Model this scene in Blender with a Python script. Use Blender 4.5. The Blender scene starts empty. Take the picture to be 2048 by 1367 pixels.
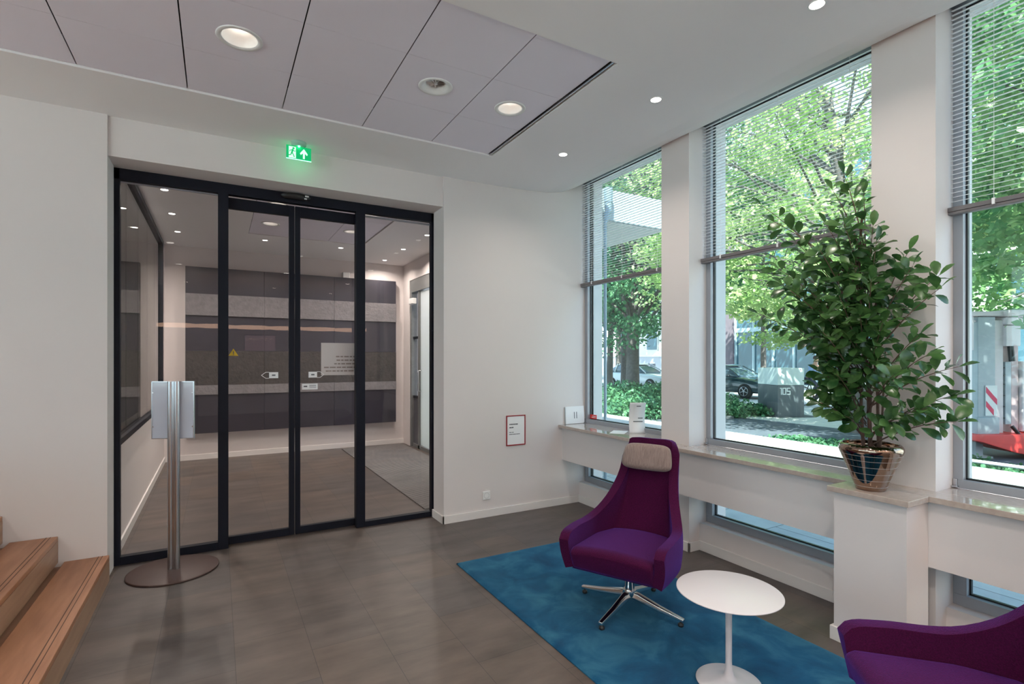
import bpy, math, random
import numpy as np
from mathutils import Vector, Matrix
R = math.radians
PI = math.pi
rnd = random.Random(7)
SC = bpy.context.scene
COL = SC.collection

# ------------------------------------------------------------------ helpers
class MB:
    """collects shapes for ONE mesh object"""
    def __init__(s):
        s.v = []; s.f = []; s.sm = []; s.mi = []; s.m = 0
    def add(s, vs, fs, smooth=False):
        o = len(s.v)
        s.v += [tuple(v) for v in vs]
        s.f += [tuple(i + o for i in f) for f in fs]
        s.sm += [smooth] * len(fs)
        s.mi += [s.m] * len(fs)
        return s
    def box(s, x0, x1, y0, y1, z0, z1, M=None):
        vs = [Vector((x, y, z)) for z in (z0, z1) for y in (y0, y1) for x in (x0, x1)]
        if M: vs = [M @ v for v in vs]
        return s.add(vs, [(0, 2, 3, 1), (4, 5, 7, 6), (0, 1, 5, 4), (2, 6, 7, 3), (0, 4, 6, 2), (1, 3, 7, 5)])
    def hexa(s, b, t):
        """b, t: four bottom and four top points, both counter-clockwise"""
        return s.add(list(b) + list(t), [(3, 2, 1, 0), (4, 5, 6, 7), (0, 1, 5, 4), (1, 2, 6, 5), (2, 3, 7, 6), (3, 0, 4, 7)])
    def lathe(s, prof, n=32, c=(0, 0, 0), M=None, caps=True):
        vs = []; fs = []
        for r, z in prof:
            for i in range(n):
                a = 2 * PI * i / n
                v = Vector((c[0] + r * math.cos(a), c[1] + r * math.sin(a), c[2] + z))
                vs.append(M @ v if M else v)
        for k in range(len(prof) - 1):
            for i in range(n):
                j = (i + 1) % n
                fs.append((k * n + i, k * n + j, (k + 1) * n + j, (k + 1) * n + i))
        s.add(vs, fs, True)
        if caps:
            s.add(vs[:n], [tuple(reversed(range(n)))]); s.add(vs[-n:], [tuple(range(n))])
        return s
    def tube(s, pts, rad, n=8, caps=True):
        pts = [Vector(p) for p in pts]
        rs = rad if isinstance(rad, (list, tuple)) else [rad] * len(pts)
        vs = []; fs = []
        up = Vector((0, 0, 1))
        t0 = (pts[1] - pts[0]).normalized()
        if abs(t0.dot(up)) > .95: up = Vector((1, 0, 0))
        a = t0.cross(up).normalized()
        for k, p in enumerate(pts):
            t = (pts[min(k + 1, len(pts) - 1)] - pts[max(k - 1, 0)]).normalized()
            a = (a - t * a.dot(t)).normalized(); b = t.cross(a)
            for i in range(n):
                g = 2 * PI * i / n
                vs.append(p + (a * math.cos(g) + b * math.sin(g)) * rs[k])
        for k in range(len(pts) - 1):
            for i in range(n):
                j = (i + 1) % n
                fs.append((k * n + i, k * n + j, (k + 1) * n + j, (k + 1) * n + i))
        s.add(vs, fs, True)
        if caps:
            s.add(vs[:n], [tuple(reversed(range(n)))]); s.add(vs[-n:], [tuple(range(n))])
        return s
    def prism(s, poly, d, M=None):
        """poly in local xz (faces -y), extruded by d along +y"""
        n = len(poly)
        vs = [Vector((x, 0, z)) for x, z in poly] + [Vector((x, d, z)) for x, z in poly]
        if M: vs = [M @ v for v in vs]
        fs = [tuple(range(n)), tuple(reversed(range(n, 2 * n)))]
        fs += [(i, i + n, (i + 1) % n + n, (i + 1) % n) for i in range(n)]
        return s.add(vs, fs)
    def sweep_x(s, prof, y0, y1):
        """prof in xz, extruded along y"""
        n = len(prof)
        vs = [(x, y0, z) for x, z in prof] + [(x, y1, z) for x, z in prof]
        return s.add(vs, [tuple(reversed(range(n))), tuple(range(n, 2 * n))] + [(i, (i + 1) % n, (i + 1) % n + n, i + n) for i in range(n)])
    def build(s, name, mat, parent=None, bevel=0, seg=2, sub=0, loc=None, autofix=True):
        me = bpy.data.meshes.new(name)
        me.from_pydata(s.v, [], s.f)
        me.polygons.foreach_set('use_smooth', s.sm)
        mats = mat if isinstance(mat, (list, tuple)) else [mat]
        for m in mats: me.materials.append(m)
        if len(mats) > 1: me.polygons.foreach_set('material_index', s.mi)
        me.update()
        if autofix:
            import bmesh
            bm = bmesh.new(); bm.from_mesh(me)
            bmesh.ops.recalc_face_normals(bm, faces=bm.faces)
            bm.to_mesh(me); bm.free()
        o = bpy.data.objects.new(name, me); COL.objects.link(o)
        if parent: o.parent = parent
        if loc: o.location = loc
        if bevel:
            b = o.modifiers.new('bevel', 'BEVEL'); b.width = bevel; b.segments = seg; b.limit_method = 'ANGLE'; b.angle_limit = R(40)
            for p in me.polygons: p.use_smooth = True
            w = o.modifiers.new('wn', 'WEIGHTED_NORMAL'); w.keep_sharp = False
        if sub:
            b = o.modifiers.new('sub', 'SUBSURF'); b.levels = sub; b.render_levels = sub
        return o

def tag(o, label=None, cat=None, group=None, kind=None):
    if label: o['label'] = label
    if cat: o['category'] = cat
    if group: o['group'] = group
    if kind: o['kind'] = kind
    return o
def empty(name, loc=(0, 0, 0), rz=0):
    o = bpy.data.objects.new(name, None); COL.objects.link(o)
    o.location = loc; o.rotation_euler = (0, 0, rz); o.empty_display_size = .1
    return o
def copy_tree(o, parent=None):
    c = o.copy(); COL.objects.link(c); c.parent = parent
    for ch in [x for x in bpy.data.objects if x.parent == o]: copy_tree(ch, c)
    return c
def S(o): o['kind'] = 'structure'; return o

# ------------------------------------------------------------------ materials
def newmat(name):
    m = bpy.data.materials.new(name); m.use_nodes = True
    nt = m.node_tree; nt.nodes.clear()
    out = nt.nodes.new('ShaderNodeOutputMaterial')
    return m, nt, out
def N(nt, t, **kw):
    n = nt.nodes.new(t)
    for k, v in kw.items(): setattr(n, k, v)
    return n
def pbr(name, col, rough=.6, metal=0, noise=0, nscale=8, col2=None, bump=0, bscale=60, coat=0, spec=.5,
        sheen=0, sheen_col=None, stretch=None, emit=None, es=0, lo=.3, hi=.7):
    m, nt, out = newmat(name)
    b = N(nt, 'ShaderNodeBsdfPrincipled')
    nt.links.new(b.outputs[0], out.inputs[0])
    b.inputs['Roughness'].default_value = rough
    b.inputs['Metallic'].default_value = metal
    b.inputs['Coat Weight'].default_value = coat
    b.inputs['Specular IOR Level'].default_value = spec
    c1 = (*col, 1)
    tc = N(nt, 'ShaderNodeTexCoord'); mp = N(nt, 'ShaderNodeMapping')
    nt.links.new(tc.outputs['Object'], mp.inputs[0])
    if stretch: mp.inputs['Scale'].default_value = stretch
    if col2 is None: col2 = tuple(min(1, c * (1 + noise)) for c in col)
    nz = N(nt, 'ShaderNodeTexNoise'); nz.inputs['Scale'].default_value = nscale; nz.inputs['Detail'].default_value = 6
    nt.links.new(mp.outputs[0], nz.inputs[0])
    cr = N(nt, 'ShaderNodeValToRGB')
    cr.color_ramp.elements[0].position = lo; cr.color_ramp.elements[1].position = hi
    cr.color_ramp.elements[0].color = c1; cr.color_ramp.elements[1].color = (*col2, 1)
    nt.links.new(nz.outputs[0], cr.inputs[0]); nt.links.new(cr.outputs[0], b.inputs['Base Color'])
    if bump:
        n2 = N(nt, 'ShaderNodeTexNoise'); n2.inputs['Scale'].default_value = bscale; n2.inputs['Detail'].default_value = 4
        nt.links.new(mp.outputs[0], n2.inputs[0])
        bp = N(nt, 'ShaderNodeBump'); bp.inputs['Strength'].default_value = bump; bp.inputs['Distance'].default_value = .01
        nt.links.new(n2.outputs[0], bp.inputs['Height']); nt.links.new(bp.outputs[0], b.inputs['Normal'])
    if sheen:
        b.inputs['Sheen Weight'].default_value = sheen
        b.inputs['Sheen Roughness'].default_value = .4
        b.inputs['Sheen Tint'].default_value = (*(sheen_col or (1, 1, 1)), 1)
    if emit:
        b.inputs['Emission Color'].default_value = (*emit, 1); b.inputs['Emission Strength'].default_value = es
    return m
def emis(name, col, s):
    m, nt, out = newmat(name)
    e = N(nt, 'ShaderNodeEmission'); e.inputs[0].default_value = (*col, 1); e.inputs[1].default_value = s
    nt.links.new(e.outputs[0], out.inputs[0]); return m
def glass(name, tint, f0=.04, rough=0.0):
    m, nt, out = newmat(name)
    g = N(nt, 'ShaderNodeNewGeometry')
    d = N(nt, 'ShaderNodeVectorMath', operation='DOT_PRODUCT')
    nt.links.new(g.outputs['Normal'], d.inputs[0]); nt.links.new(g.outputs['Incoming'], d.inputs[1])
    a = N(nt, 'ShaderNodeMath', operation='ABSOLUTE'); nt.links.new(d.outputs['Value'], a.inputs[0])
    s1 = N(nt, 'ShaderNodeMath', operation='SUBTRACT'); s1.inputs[0].default_value = 1; nt.links.new(a.outputs[0], s1.inputs[1])
    p = N(nt, 'ShaderNodeMath', operation='POWER'); nt.links.new(s1.outputs[0], p.inputs[0]); p.inputs[1].default_value = 5
    ma = N(nt, 'ShaderNodeMath', operation='MULTIPLY_ADD'); nt.links.new(p.outputs[0], ma.inputs[0])
    ma.inputs[1].default_value = 1 - f0; ma.inputs[2].default_value = f0
    t = N(nt, 'ShaderNodeBsdfTransparent'); t.inputs[0].default_value = (*tint, 1)
    gl = N(nt, 'ShaderNodeBsdfGlossy'); gl.inputs['Roughness'].default_value = rough
    mx = N(nt, 'ShaderNodeMixShader')
    nt.links.new(ma.outputs[0], mx.inputs[0]); nt.links.new(t.outputs[0], mx.inputs[1]); nt.links.new(gl.outputs[0], mx.inputs[2])
    nt.links.new(mx.outputs[0], out.inputs[0]); return m
def leafmat(name, c1, c2, trans=.45, rough=.5, scale=3, spec=.4):
    m, nt, out = newmat(name)
    tc = N(nt, 'ShaderNodeTexCoord')
    nz = N(nt, 'ShaderNodeTexNoise'); nz.inputs['Scale'].default_value = scale; nz.inputs['Detail'].default_value = 5
    nt.links.new(tc.outputs['Object'], nz.inputs[0])
    cr = N(nt, 'ShaderNodeValToRGB'); cr.color_ramp.elements[0].position = .35; cr.color_ramp.elements[1].position = .65
    cr.color_ramp.elements[0].color = (*c1, 1); cr.color_ramp.elements[1].color = (*c2, 1)
    nt.links.new(nz.outputs[0], cr.inputs[0])
    b = N(nt, 'ShaderNodeBsdfPrincipled'); b.inputs['Roughness'].default_value = rough; b.inputs['Specular IOR Level'].default_value = spec
    nt.links.new(cr.outputs[0], b.inputs['Base Color'])
    t = N(nt, 'ShaderNodeBsdfTranslucent'); nt.links.new(cr.outputs[0], t.inputs[0])
    mx = N(nt, 'ShaderNodeMixShader'); mx.inputs[0].default_value = trans
    nt.links.new(b.outputs[0], mx.inputs[1]); nt.links.new(t.outputs[0], mx.inputs[2])
    nt.links.new(mx.outputs[0], out.inputs[0]); return m
def tilemat(name, c1, c2, mortar, w, h, off=(0, 0, 0), rot=0, msize=.004, rough=.4, bump=.2, noise=.35, nscale=3, nstretch=(1, 1, 1), offset=.5, squash=1.0):
    m, nt, out = newmat(name)
    b = N(nt, 'ShaderNodeBsdfPrincipled'); nt.links.new(b.outputs[0], out.inputs[0])
    b.inputs['Roughness'].default_value = rough
    tc = N(nt, 'ShaderNodeTexCoord'); mp = N(nt, 'ShaderNodeMapping')
    mp.inputs['Location'].default_value = off; mp.inputs['Rotation'].default_value = (0, 0, rot)
    nt.links.new(tc.outputs['Object'], mp.inputs[0])
    br = N(nt, 'ShaderNodeTexBrick'); br.offset = offset
    br.inputs['Color1'].default_value = (*c1, 1); br.inputs['Color2'].default_value = (*c2, 1); br.inputs['Mortar'].default_value = (*mortar, 1)
    br.inputs['Scale'].default_value = 1; br.inputs['Brick Width'].default_value = w; br.inputs['Row Height'].default_value = h
    br.inputs['Mortar Size'].default_value = msize; br.inputs['Mortar Smooth'].default_value = .1
    nt.links.new(mp.outputs[0], br.inputs[0])
    m2 = N(nt, 'ShaderNodeMapping'); m2.inputs['Scale'].default_value = nstretch; nt.links.new(tc.outputs['Object'], m2.inputs[0])
    nz = N(nt, 'ShaderNodeTexNoise'); nz.inputs['Scale'].default_value = nscale; nz.inputs['Detail'].default_value = 8; nz.inputs['Roughness'].default_value = .6
    nt.links.new(m2.outputs[0], nz.inputs[0])
    mr = N(nt, 'ShaderNodeMapRange'); mr.inputs[1].default_value = .3; mr.inputs[2].default_value = .7
    mr.inputs[3].default_value = 1 - noise; mr.inputs[4].default_value = 1 + noise * .6
    nt.links.new(nz.outputs[0], mr.inputs[0])
    mu = N(nt, 'ShaderNodeVectorMath', operation='SCALE'); nt.links.new(br.outputs[0], mu.inputs[0]); nt.links.new(mr.outputs[0], mu.inputs['Scale'])
    nt.links.new(mu.outputs[0], b.inputs['Base Color'])
    bp = N(nt, 'ShaderNodeBump'); bp.inputs['Strength'].default_value = bump; bp.inputs['Distance'].default_value = .004
    nt.links.new(nz.outputs[0], bp.inputs['Height']); nt.links.new(bp.outputs[0], b.inputs['Normal'])
    return m

WALL = pbr('wall_paint', (.71, .652, .638), .75, noise=.02, nscale=1.5, bump=.03, bscale=90)
CEIL = pbr('ceiling_paint', (.88, .85, .85), .8, noise=.02, nscale=1)
PANEL = pbr('ceiling_panel_lilac', (.83, .78, .86), .8, noise=.03, nscale=2)
GAP = pbr('gap_shade', (.03, .028, .03), .9)  # near-black: shade of ceiling void and vent ducts put in as colour
TRIMW = pbr('white_trim', (.76, .72, .70), .5)
FLOOR = tilemat('slate_floor', (.122, .092, .076), (.098, .082, .077), (.05, .042, .038), .54, .36, off=(.24, -.08, 0), rot=R(90), msize=.0016, rough=.42, bump=.25, noise=.42, nscale=2.4, nstretch=(.7, 2.2, 1))
BLACKF = pbr('black_frame', (.008, .010, .018), .5, spec=.2)
GREYF = pbr('grey_aluminium', (.33, .34, .37), .4, metal=.2)
GREYD = pbr('dark_grey_head', (.10, .10, .115), .5)
ALU = pbr('brushed_aluminium', (.50, .50, .52), .25, metal=1, stretch=(1, 1, .02), nscale=60, noise=.15)
CHROME = pbr('polished_aluminium', (.75, .74, .74), .14, metal=1)
SILL = pbr('polished_stone_sill', (.44, .355, .31), .08, col2=(.51, .43, .38), nscale=40, coat=.5)
SILLE = SILL
WOOD = pbr('oak_wood', (.34, .145, .072), .38, col2=(.46, .215, .115), nscale=5, stretch=(4, .5, 6), bump=.05, bscale=30, lo=.35, hi=.65)
WOODR = pbr('oak_riser', (.34, .19, .12), .4, col2=(.44, .26, .17), nscale=5, stretch=(4, .5, 6))
BLINDM = pbr('blind_slat_white', (.88, .88, .90), .4)
RAIL = pbr('blind_rail_brown_grey', (.16, .145, .15), .4)
GLW = glass('window_glass', (.87, .965, .955), .035)
GLD = glass('door_glass', (.975, .97, .975), .02)
GLP = glass('partition_glass', (.80, .82, .80), .05)
FABRIC = pbr('purple_wool', (.034, .0015, .018), .9, col2=(.070, .003, .038), nscale=180, bump=.35, bscale=260, sheen=.45, sheen_col=(.25, .13, .9), spec=.15)
HEADR = pbr('taupe_headrest', (.20, .14, .125), .9, col2=(.31, .235, .21), nscale=30, stretch=(6, 6, .6), bump=.3, bscale=150, sheen=.2)
BLACKP = pbr('black_plastic', (.015, .015, .016), .4)
WHITEP = pbr('white_lacquer', (.66, .615, .635), .35, coat=.1)
WHITE = pbr('white_plastic', (.82, .81, .80), .4)
PAPER = pbr('white_paper', (.84, .83, .84), .7)
INK = pbr('grey_ink', (.12, .12, .13), .8)
RED = pbr('red_frame', (.30, .012, .02), .5)
REDB = pbr('red_sticker', (.7, .02, .02), .5)
BRONZE = pbr('mirror_bronze', (.34, .245, .19), .07, metal=1)
SOIL = pbr('soil', (.03, .02, .015), .95, bump=.5)
BARK = pbr('bark_dark', (.10, .055, .04), .8, noise=.5, nscale=30)
LEAF = leafmat('indoor_leaf', (.024, .085, .024), (.10, .21, .06), .28, .27, 11, .6)
TREEBARK = pbr('tree_bark', (.10, .085, .08), .9, noise=.6, nscale=12, bump=.6)
TL1 = leafmat('tree_leaf_bright', (.26, .42, .12), (.60, .68, .34), .35, .55, .9)
TL2 = leafmat('tree_leaf_mid', (.10, .26, .10), (.30, .46, .18), .35, .55, .9)
TL3 = leafmat('tree_leaf_deep', (.05, .17, .10), (.17, .34, .16), .32, .55, .9)
HEDGE = leafmat('ivy_leaf', (.05, .16, .09), (.12, .27, .12), .35, .5, 2)

SC.view_settings.view_transform = 'Standard'
SC.view_settings.look = 'None'
SC.view_settings.gamma = 1
SC.view_settings.use_curve_mapping = False
SC.view_settings.exposure = 0.12

# ------------------------------------------------------------------ camera
cam = bpy.data.objects.new('camera', bpy.data.cameras.new('camera')); COL.objects.link(cam)
cam.location = (0, 0, 1.55)
cam.rotation_euler = (R(90), 0, -R(29.5))
cam.data.sensor_width = 36; cam.data.lens = 1042 / 2048 * 36
cam.data.shift_y = (717 - 683.5) / 2048
cam.data.clip_end = 300; cam.data.clip_start = .02
SC.camera = cam

# ------------------------------------------------------------------ room shell
YW = 4.57          # door wall
XB, YB = -5.6, -6.6   # far left and back of the lobby
FARY, VX0, VX1 = 9.36, -.69, 2.99   # vestibule
S(MB().box(XB, 3.6, YB, FARY + .2, -.15, 0).build('floor', FLOOR))

# ceiling: flat field with a recess for the lilac panels, curved up towards the windows
CZ = 3.26
prof = [(2.02, CZ), (2.35, 3.262), (2.7, 3.272), (3.0, 3.292), (3.15, 3.315), (3.27, 3.35), (3.36, 3.395), (3.415, 3.44), (3.43, 3.455), (3.43, 3.52), (3.43, 3.75), (2.02, 3.75)]
cb = MB()
cb.sweep_x(prof, YB, YW + .06)
cb.box(XB, 2.02, YB, 2.33, CZ, 3.75)
cb.box(XB, 2.02, 3.915, YW + .06, CZ, 3.75)
cb.box(XB, -2.36, 2.33, 3.915, CZ, 3.75)
cb.box(-2.36, 2.02, 2.33, 3.915, 3.45, 3.75)
ceil = S(cb.build('ceiling', CEIL))
S(MB().box(3.40, 3.80, YB, YW + .3, 3.52, 4.3).build('wall_right_head', WALL))

def plate_hole(mb, x0, x1, y0, y1, z, cx, cy, r, t=.006, n=48):
    """panel with a round hole"""
    angs = [2 * PI * i / n for i in range(n)]
    for (qx, qy) in ((x0, y0), (x0, y1), (x1, y0), (x1, y1)):
        angs.append(math.atan2(qy - cy, qx - cx) % (2 * PI))
    angs.sort(); inn = []; outp = []
    for a in angs:
        c, s_ = math.cos(a), math.sin(a)
        tx = ((x1 if c > 0 else x0) - cx) / c if abs(c) > 1e-6 else 1e9
        ty = ((y1 if s_ > 0 else y0) - cy) / s_ if abs(s_) > 1e-6 else 1e9
        k = min(tx, ty)
        inn.append((cx + r * c, cy + r * s_)); outp.append((cx + k * c, cy + k * s_))
    m = len(angs)
    vs = [(x, y, z) for x, y in inn] + [(x, y, z) for x, y in outp] + [(x, y, z + t) for x, y in outp] + [(x, y, z + t) for x, y in inn]
    fs = []
    for i in range(m):
        j = (i + 1) % m
        for a, b in ((0, 1), (1, 2), (2, 3), (3, 0)):
            fs.append((a * m + i, a * m + j, b * m + j, b * m + i))
    mb.add(vs, fs)

PX = [-2.355, -1.81, -1.265, -.717, -.165, .390, .935, 1.478, 1.985]
DL = {(0.105, 3.16): .088, (1.203, 3.11): .082, (1.755, 3.13): .082}
def panel_rows(xa):
    return [2.335, 2.85, 3.40, 3.91]
for i in range(8):
    ys = panel_rows(PX[i])
    for j in range(3):
        x0, x1 = PX[i] + .0035, PX[i + 1] - .0035
        y0, y1 = ys[j] + .0012, ys[j + 1] - .0012
        p = MB(); hole = [k for k in DL if x0 < k[0] < x1 and y0 < k[1] < y1]
        if hole: plate_hole(p, x0, x1, y0, y1, 3.272, hole[0][0], hole[0][1], DL[hole[0]])
        else: p.box(x0, x1, y0, y1, 3.272, 3.278)
        p.build('ceiling_panel', PANEL, ceil)
MB().box(-2.359, 2.019, 2.331, 3.914, 3.43, 3.44).build('void_shade_sheet', GAP, ceil)   # near-black sheet: shade of the void above the joints put in as colour
MB().box(1.992, 2.000, 2.335, 3.91, 3.262, 3.279).build('panel_edge_strip', ALU, ceil)

# door wall: left pier, lintel, right pier
S(MB().box(XB, -.67, YW, 4.83, 0, 3.75).box(XB, -.70, 4.83, 4.98, 0, 3.75).build('wall_front_left', WALL))
S(MB().box(-.67, 1.85, YW + .022, 4.83, 2.98, 3.75).box(-.70, 1.885, 4.83, 4.98, 2.98, 3.75).build('wall_front_lintel', WALL))
S(MB().box(1.85, 3.62, YW, 4.70, 0, 3.75).box(1.885, 3.05, 4.70, 4.98, 0, 3.75).box(1.85, 1.885, 4.70, 4.83, 0, 2.98).build('wall_front_right', WALL))
S(MB().box(1.835, 3.44, YW - .014, YW, 0, .075).box(1.835, 1.85, YW - .014, 4.84, 0, .075).build('baseboard_front', TRIMW, bevel=.002))

# window wall: lower wall, beam, columns, exterior fins
low = MB()
low.box(3.42, 3.62, YB, YW, 0, .215)                 # plinth under the low windows
S(low.build('wall_right_plinth', WALL))
S(MB().box(3.20, 3.50, YB, YW, .475, .82).build('wall_right_beam', WALL))
cols = [(2.944, 3.243), (1.292, 1.603), (-.36, -.05), (-2.0, -1.69), (-3.65, -3.34), (-5.3, -4.99)]
for k, (a, b) in enumerate(cols):
    c = MB().box(3.30, 3.56, a, b, .83, 3.52)
    c.box(3.30, 3.60, a, b, 0, .48)
    c.box(3.56, 3.74, a + .0, b - .0, -.1, 3.9)
    S(c.build('wall_right_column', WALL))
S(MB().box(3.56, 3.745, 4.57, 4.80, -.1, 3.9).build('wall_right_corner_fin', WALL))
bbr = MB()
edges = [4.57] + [v for ab in cols for v in (ab[1], ab[0])] + [YB]
for k in range(0, len(edges) - 1, 2):
    bbr.box(3.405, 3.42, edges[k + 1], edges[k], 0, .075)
for a, b in cols: bbr.box(3.285, 3.30, a - .014, b + .014, 0, .075).box(3.285, 3.42, a - .014, a, 0, .075)
S(bbr.build('baseboard_right', TRIMW, bevel=.002))
# stone sill, kept clear of the columns by running in front of and between them
sill = MB(); sill.box(3.15, 3.30, YB, YW, .82, .85)
for k in range(0, len(edges) - 1, 2): sill.box(3.30, 3.50, edges[k + 1], edges[k], .82, .85)
S(sill.build('trim_1', SILL, bevel=.003))
# pedestal that carries the plant
ped = empty('pedestal', (3.08, 1.46, 0)); S(ped)
MB().box(2.975 - 3.08, 3.199 - 3.08, 1.285 - 1.46, 1.635 - 1.46, 0, .82).build('pedestal_body', WALL, ped)
MB().box(2.94 - 3.08, 3.149 - 3.08, 1.262 - 1.46, 1.655 - 1.46, .82, .85).build('pedestal_slab', SILL, ped, bevel=.003)
MB().box(2.96 - 3.08, 2.975 - 3.08, 1.27 - 1.46, 1.65 - 1.46, 0, .075).box(2.975 - 3.08, 3.2 - 3.08, 1.635 - 1.46, 1.65 - 1.46, 0, .075).build('pedestal_baseboard', TRIMW, ped, bevel=.002)

def window(n, y0, y1, z0, z1, fw, sash=True, handle=False):
    w = S(empty('window_%d' % n, (3.5, (y0 + y1) / 2, z0)))
    oy, oz = (y0 + y1) / 2, z0
    f = MB(); a, b, c, d = y0 - oy, y1 - oy, 0, z1 - z0
    f.box(0, .06, a, b, c, c + fw).box(0, .06, a, b, d - fw * 1.3, d).box(0, .06, a, a + fw, c + fw, d - fw * 1.3).box(0, .06, b - fw, b, c + fw, d - fw * 1.3)
    f.build('window_frame', GREYF, w, bevel=.002)
    g = MB(); e = fw; s_ = .008
    g.box(.035, .055, a + e, b - e, c + e, c + e + s_).box(.035, .055, a + e, b - e, d - e * 1.3 - s_, d - e * 1.3)
    g.box(.035, .055, a + e, a + e + s_, c + e, d - e * 1.3).box(.035, .055, b - e - s_, b - e, c + e, d - e * 1.3)
    g.build('glazing_gasket', BLACKP, w)
    MB().box(.040, .048, a + e, b - e, c + e, d - e * 1.3).build('pane', GLW, w)
    h = MB()
    h.box(-.012, 0, b - .022, b - .004, c + .012, c + .05).box(-.03, -.004, b - .03, b + .0, c + .004, c + .014)
    if handle: h.build('hinge', ALU, w, bevel=.002)
    return w
bays = [(4.565, 3.243), (2.944, 1.603), (1.292, -.05), (-.36, -1.69), (-2.0, -3.34), (-3.65, -4.99)]
for k, (b, a) in enumerate(bays):
    window(k + 1, a, b, .85, 3.515, .045, handle=True)
for k, (b, a) in enumerate(bays):
    window(k + 11, a, b, .215, .53, .06)

# blinds
def blind(y0, y1, label):
    o = tag(empty('venetian_blind', (3.455, (y0 + y1) / 2, 2.34)), label, 'blind', 'venetian blinds drawn half way down the tall windows')
    L = (y1 - y0) / 2
    MB().box(-.03, .035, -L, L, 1.105, 1.165).build('head_rail', GREYD, o, bevel=.003)
    sl = MB(); M0 = Matrix.Rotation(-R(11), 4, 'Y')
    k = 0; z = .055
    while z < 1.10:
        sl.box(-.0125, .0125, -L + .006, L - .006, -.0009, .0009, Matrix.Translation((0, 0, z)) @ M0)
        z += .0245
    sl.build('slats', BLINDM, o)
    br = MB().box(-.02, .02, -L - .012, L + .008, 0, .024)
    br.box(-.016, .024, -L - .008, L + .006, -.016, .0)
    br.build('bottom_rail', RAIL, o, bevel=.003)
    cd = MB()
    for t in (-.72, 0, .72):
        cd.tube([(-.014, t * L, .01), (-.014, t * L, 1.12)], .0011, 5).box(-.024, .02, t * L - .006, t * L + .006, -.003, .028)
    cd.build('cord', BLINDM, o)
blind(3.247, 4.553, 'white slatted venetian blind on the tall window nearest the door wall, drawn half way')
blind(1.61, 2.938, 'white slatted venetian blind on the middle tall window behind the potted plant')
blind(-.04, 1.286, 'white slatted venetian blind on the tall window at the right edge, above the red lift')

# closing walls behind the camera
wl = MB().box(XB - .2, XB, YB, YW, 0, .12).box(XB - .2, XB, YB, YW, 3.30, 3.75).box(XB - .2, XB, 3.9, YW, .12, 3.30)
S(wl.build('wall_left', WALL))
for k in range(6):  # unseen glazing, added to let in daylight for the ceiling
    y0 = YB + k * 1.75; w_ = S(empty('window_%d' % (41 + k), (XB - .1, y0 + .875, .12)))
    MB().box(-.04, .04, -.875, -.82, 0, 3.18).box(-.04, .04, .82, .875, 0, 3.18).box(-.04, .04, -.82, .82, 0, .06).box(-.04, .04, -.82, .82, 3.12, 3.18).build('window_frame', GREYF, w_)
    MB().box(-.004, .004, -.82, .82, .06, 3.12).build('pane', GLW, w_)

bk = MB(); WX0, WX1, WZ0, WZ1 = .65, 1.5, 1.75, 2.25
bk.box(XB, WX0, YB - .2, YB, 0, 3.75).box(WX1, 3.6, YB - .2, YB, 0, 3.75).box(WX0, WX1, YB - .2, YB, 0, WZ0).box(WX0, WX1, YB - .2, YB, WZ1, 3.75)
S(bk.build('wall_back', WALL))
wb = S(empty('window_21', (1.075, YB - .1, 2.0)))
MB().box(-.425, .425, -.02, .02, -.25, -.22).box(-.425, .425, -.02, .02, .22, .25).box(-.425, -.395, -.02, .02, -.22, .22).box(.395, .425, -.02, .02, -.22, .22).build('window_frame', GREYF, wb)
MB().box(-.395, .395, -.004, .004, -.22, .22).build('pane', GLW, wb)

# ------------------------------------------------------------------ vestibule
S(MB().box(VX0 - .2, VX1 + .2, FARY, FARY + .2, 0, 3.75).build('wall_far', WALL))
S(MB().box(VX0 - .2, VX0, 4.9, FARY, 0, .86).box(VX0 - .2, VX0, 8.95, FARY, .86, 3.75).box(VX0 - .2, VX0, 4.9, FARY, 3.225, 3.75).build('wall_far_left', WALL))
S(MB().box(VX0 + .0, VX0 + .014, 4.98, FARY, 0, .08).box(VX0, VX1, FARY - .014, FARY, 0, .08).build('baseboard_far', TRIMW))
S(MB().box(VX0 - 2.6, VX0 - 2.4, 4.8, FARY + .2, 0, 3.75).box(VX0 - 2.4, VX0 - .2, FARY, FARY + .2, 0, 3.75).build('wall_far_outer', WALL))
pt = S(empty('window_31', (VX0, 6.93, .86)))
pf = MB(); pf.box(-.06, .02, -2.02, 2.02, 0, .05).box(-.06, .02, -2.02, 2.02, 2.315, 2.365).box(-.06, .02, 1.96, 2.02, .05, 2.315)
pf.build('window_frame', BLACKF, pt)
for k in range(5):
    y0 = -2.02 + k * .796; MB().box(-.02, -.01, y0 + .003, y0 + .793, .05, 2.315).build('pane', GLP, pt)
# vestibule ceiling with its own recessed panels (hole for the field)
vc = MB(); vx0, vx1, vy0, vy1 = .37, 1.92, 5.6, 7.98
vc.box(VX0, vx0, 4.98, FARY, CZ, 3.75).box(vx1, VX1, 4.98, FARY, CZ, 3.75).box(vx0, vx1, 4.98, vy0, CZ, 3.75).box(vx0, vx1, vy1, FARY, CZ, 3.75)
vc.box(vx0, vx1, vy0, vy1, 3.5, 3.75)
vc.box(VX0 - 2.4, VX0, 4.80, FARY, 3.24, 3.75)
ceil2 = S(vc.build('ceiling', CEIL))
MB().box(vx0 + .001, vx1 - .001, vy0 + .001, vy1 - .001, 3.43, 3.44).build('void_shade_sheet', GAP, ceil2)  # dark sheet painting the shade above the panel joints
VXS = [.375, .90, 1.41, 1.912]; VYS = [5.605, 6.10, 6.62, 7.12, 7.62, 7.975]
VDL = {(.592, 7.304): .085, (1.104, 6.766): .07, (1.586, 7.227): .08, (.592, 6.35): .085, (1.62, 6.3): .08}
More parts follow.
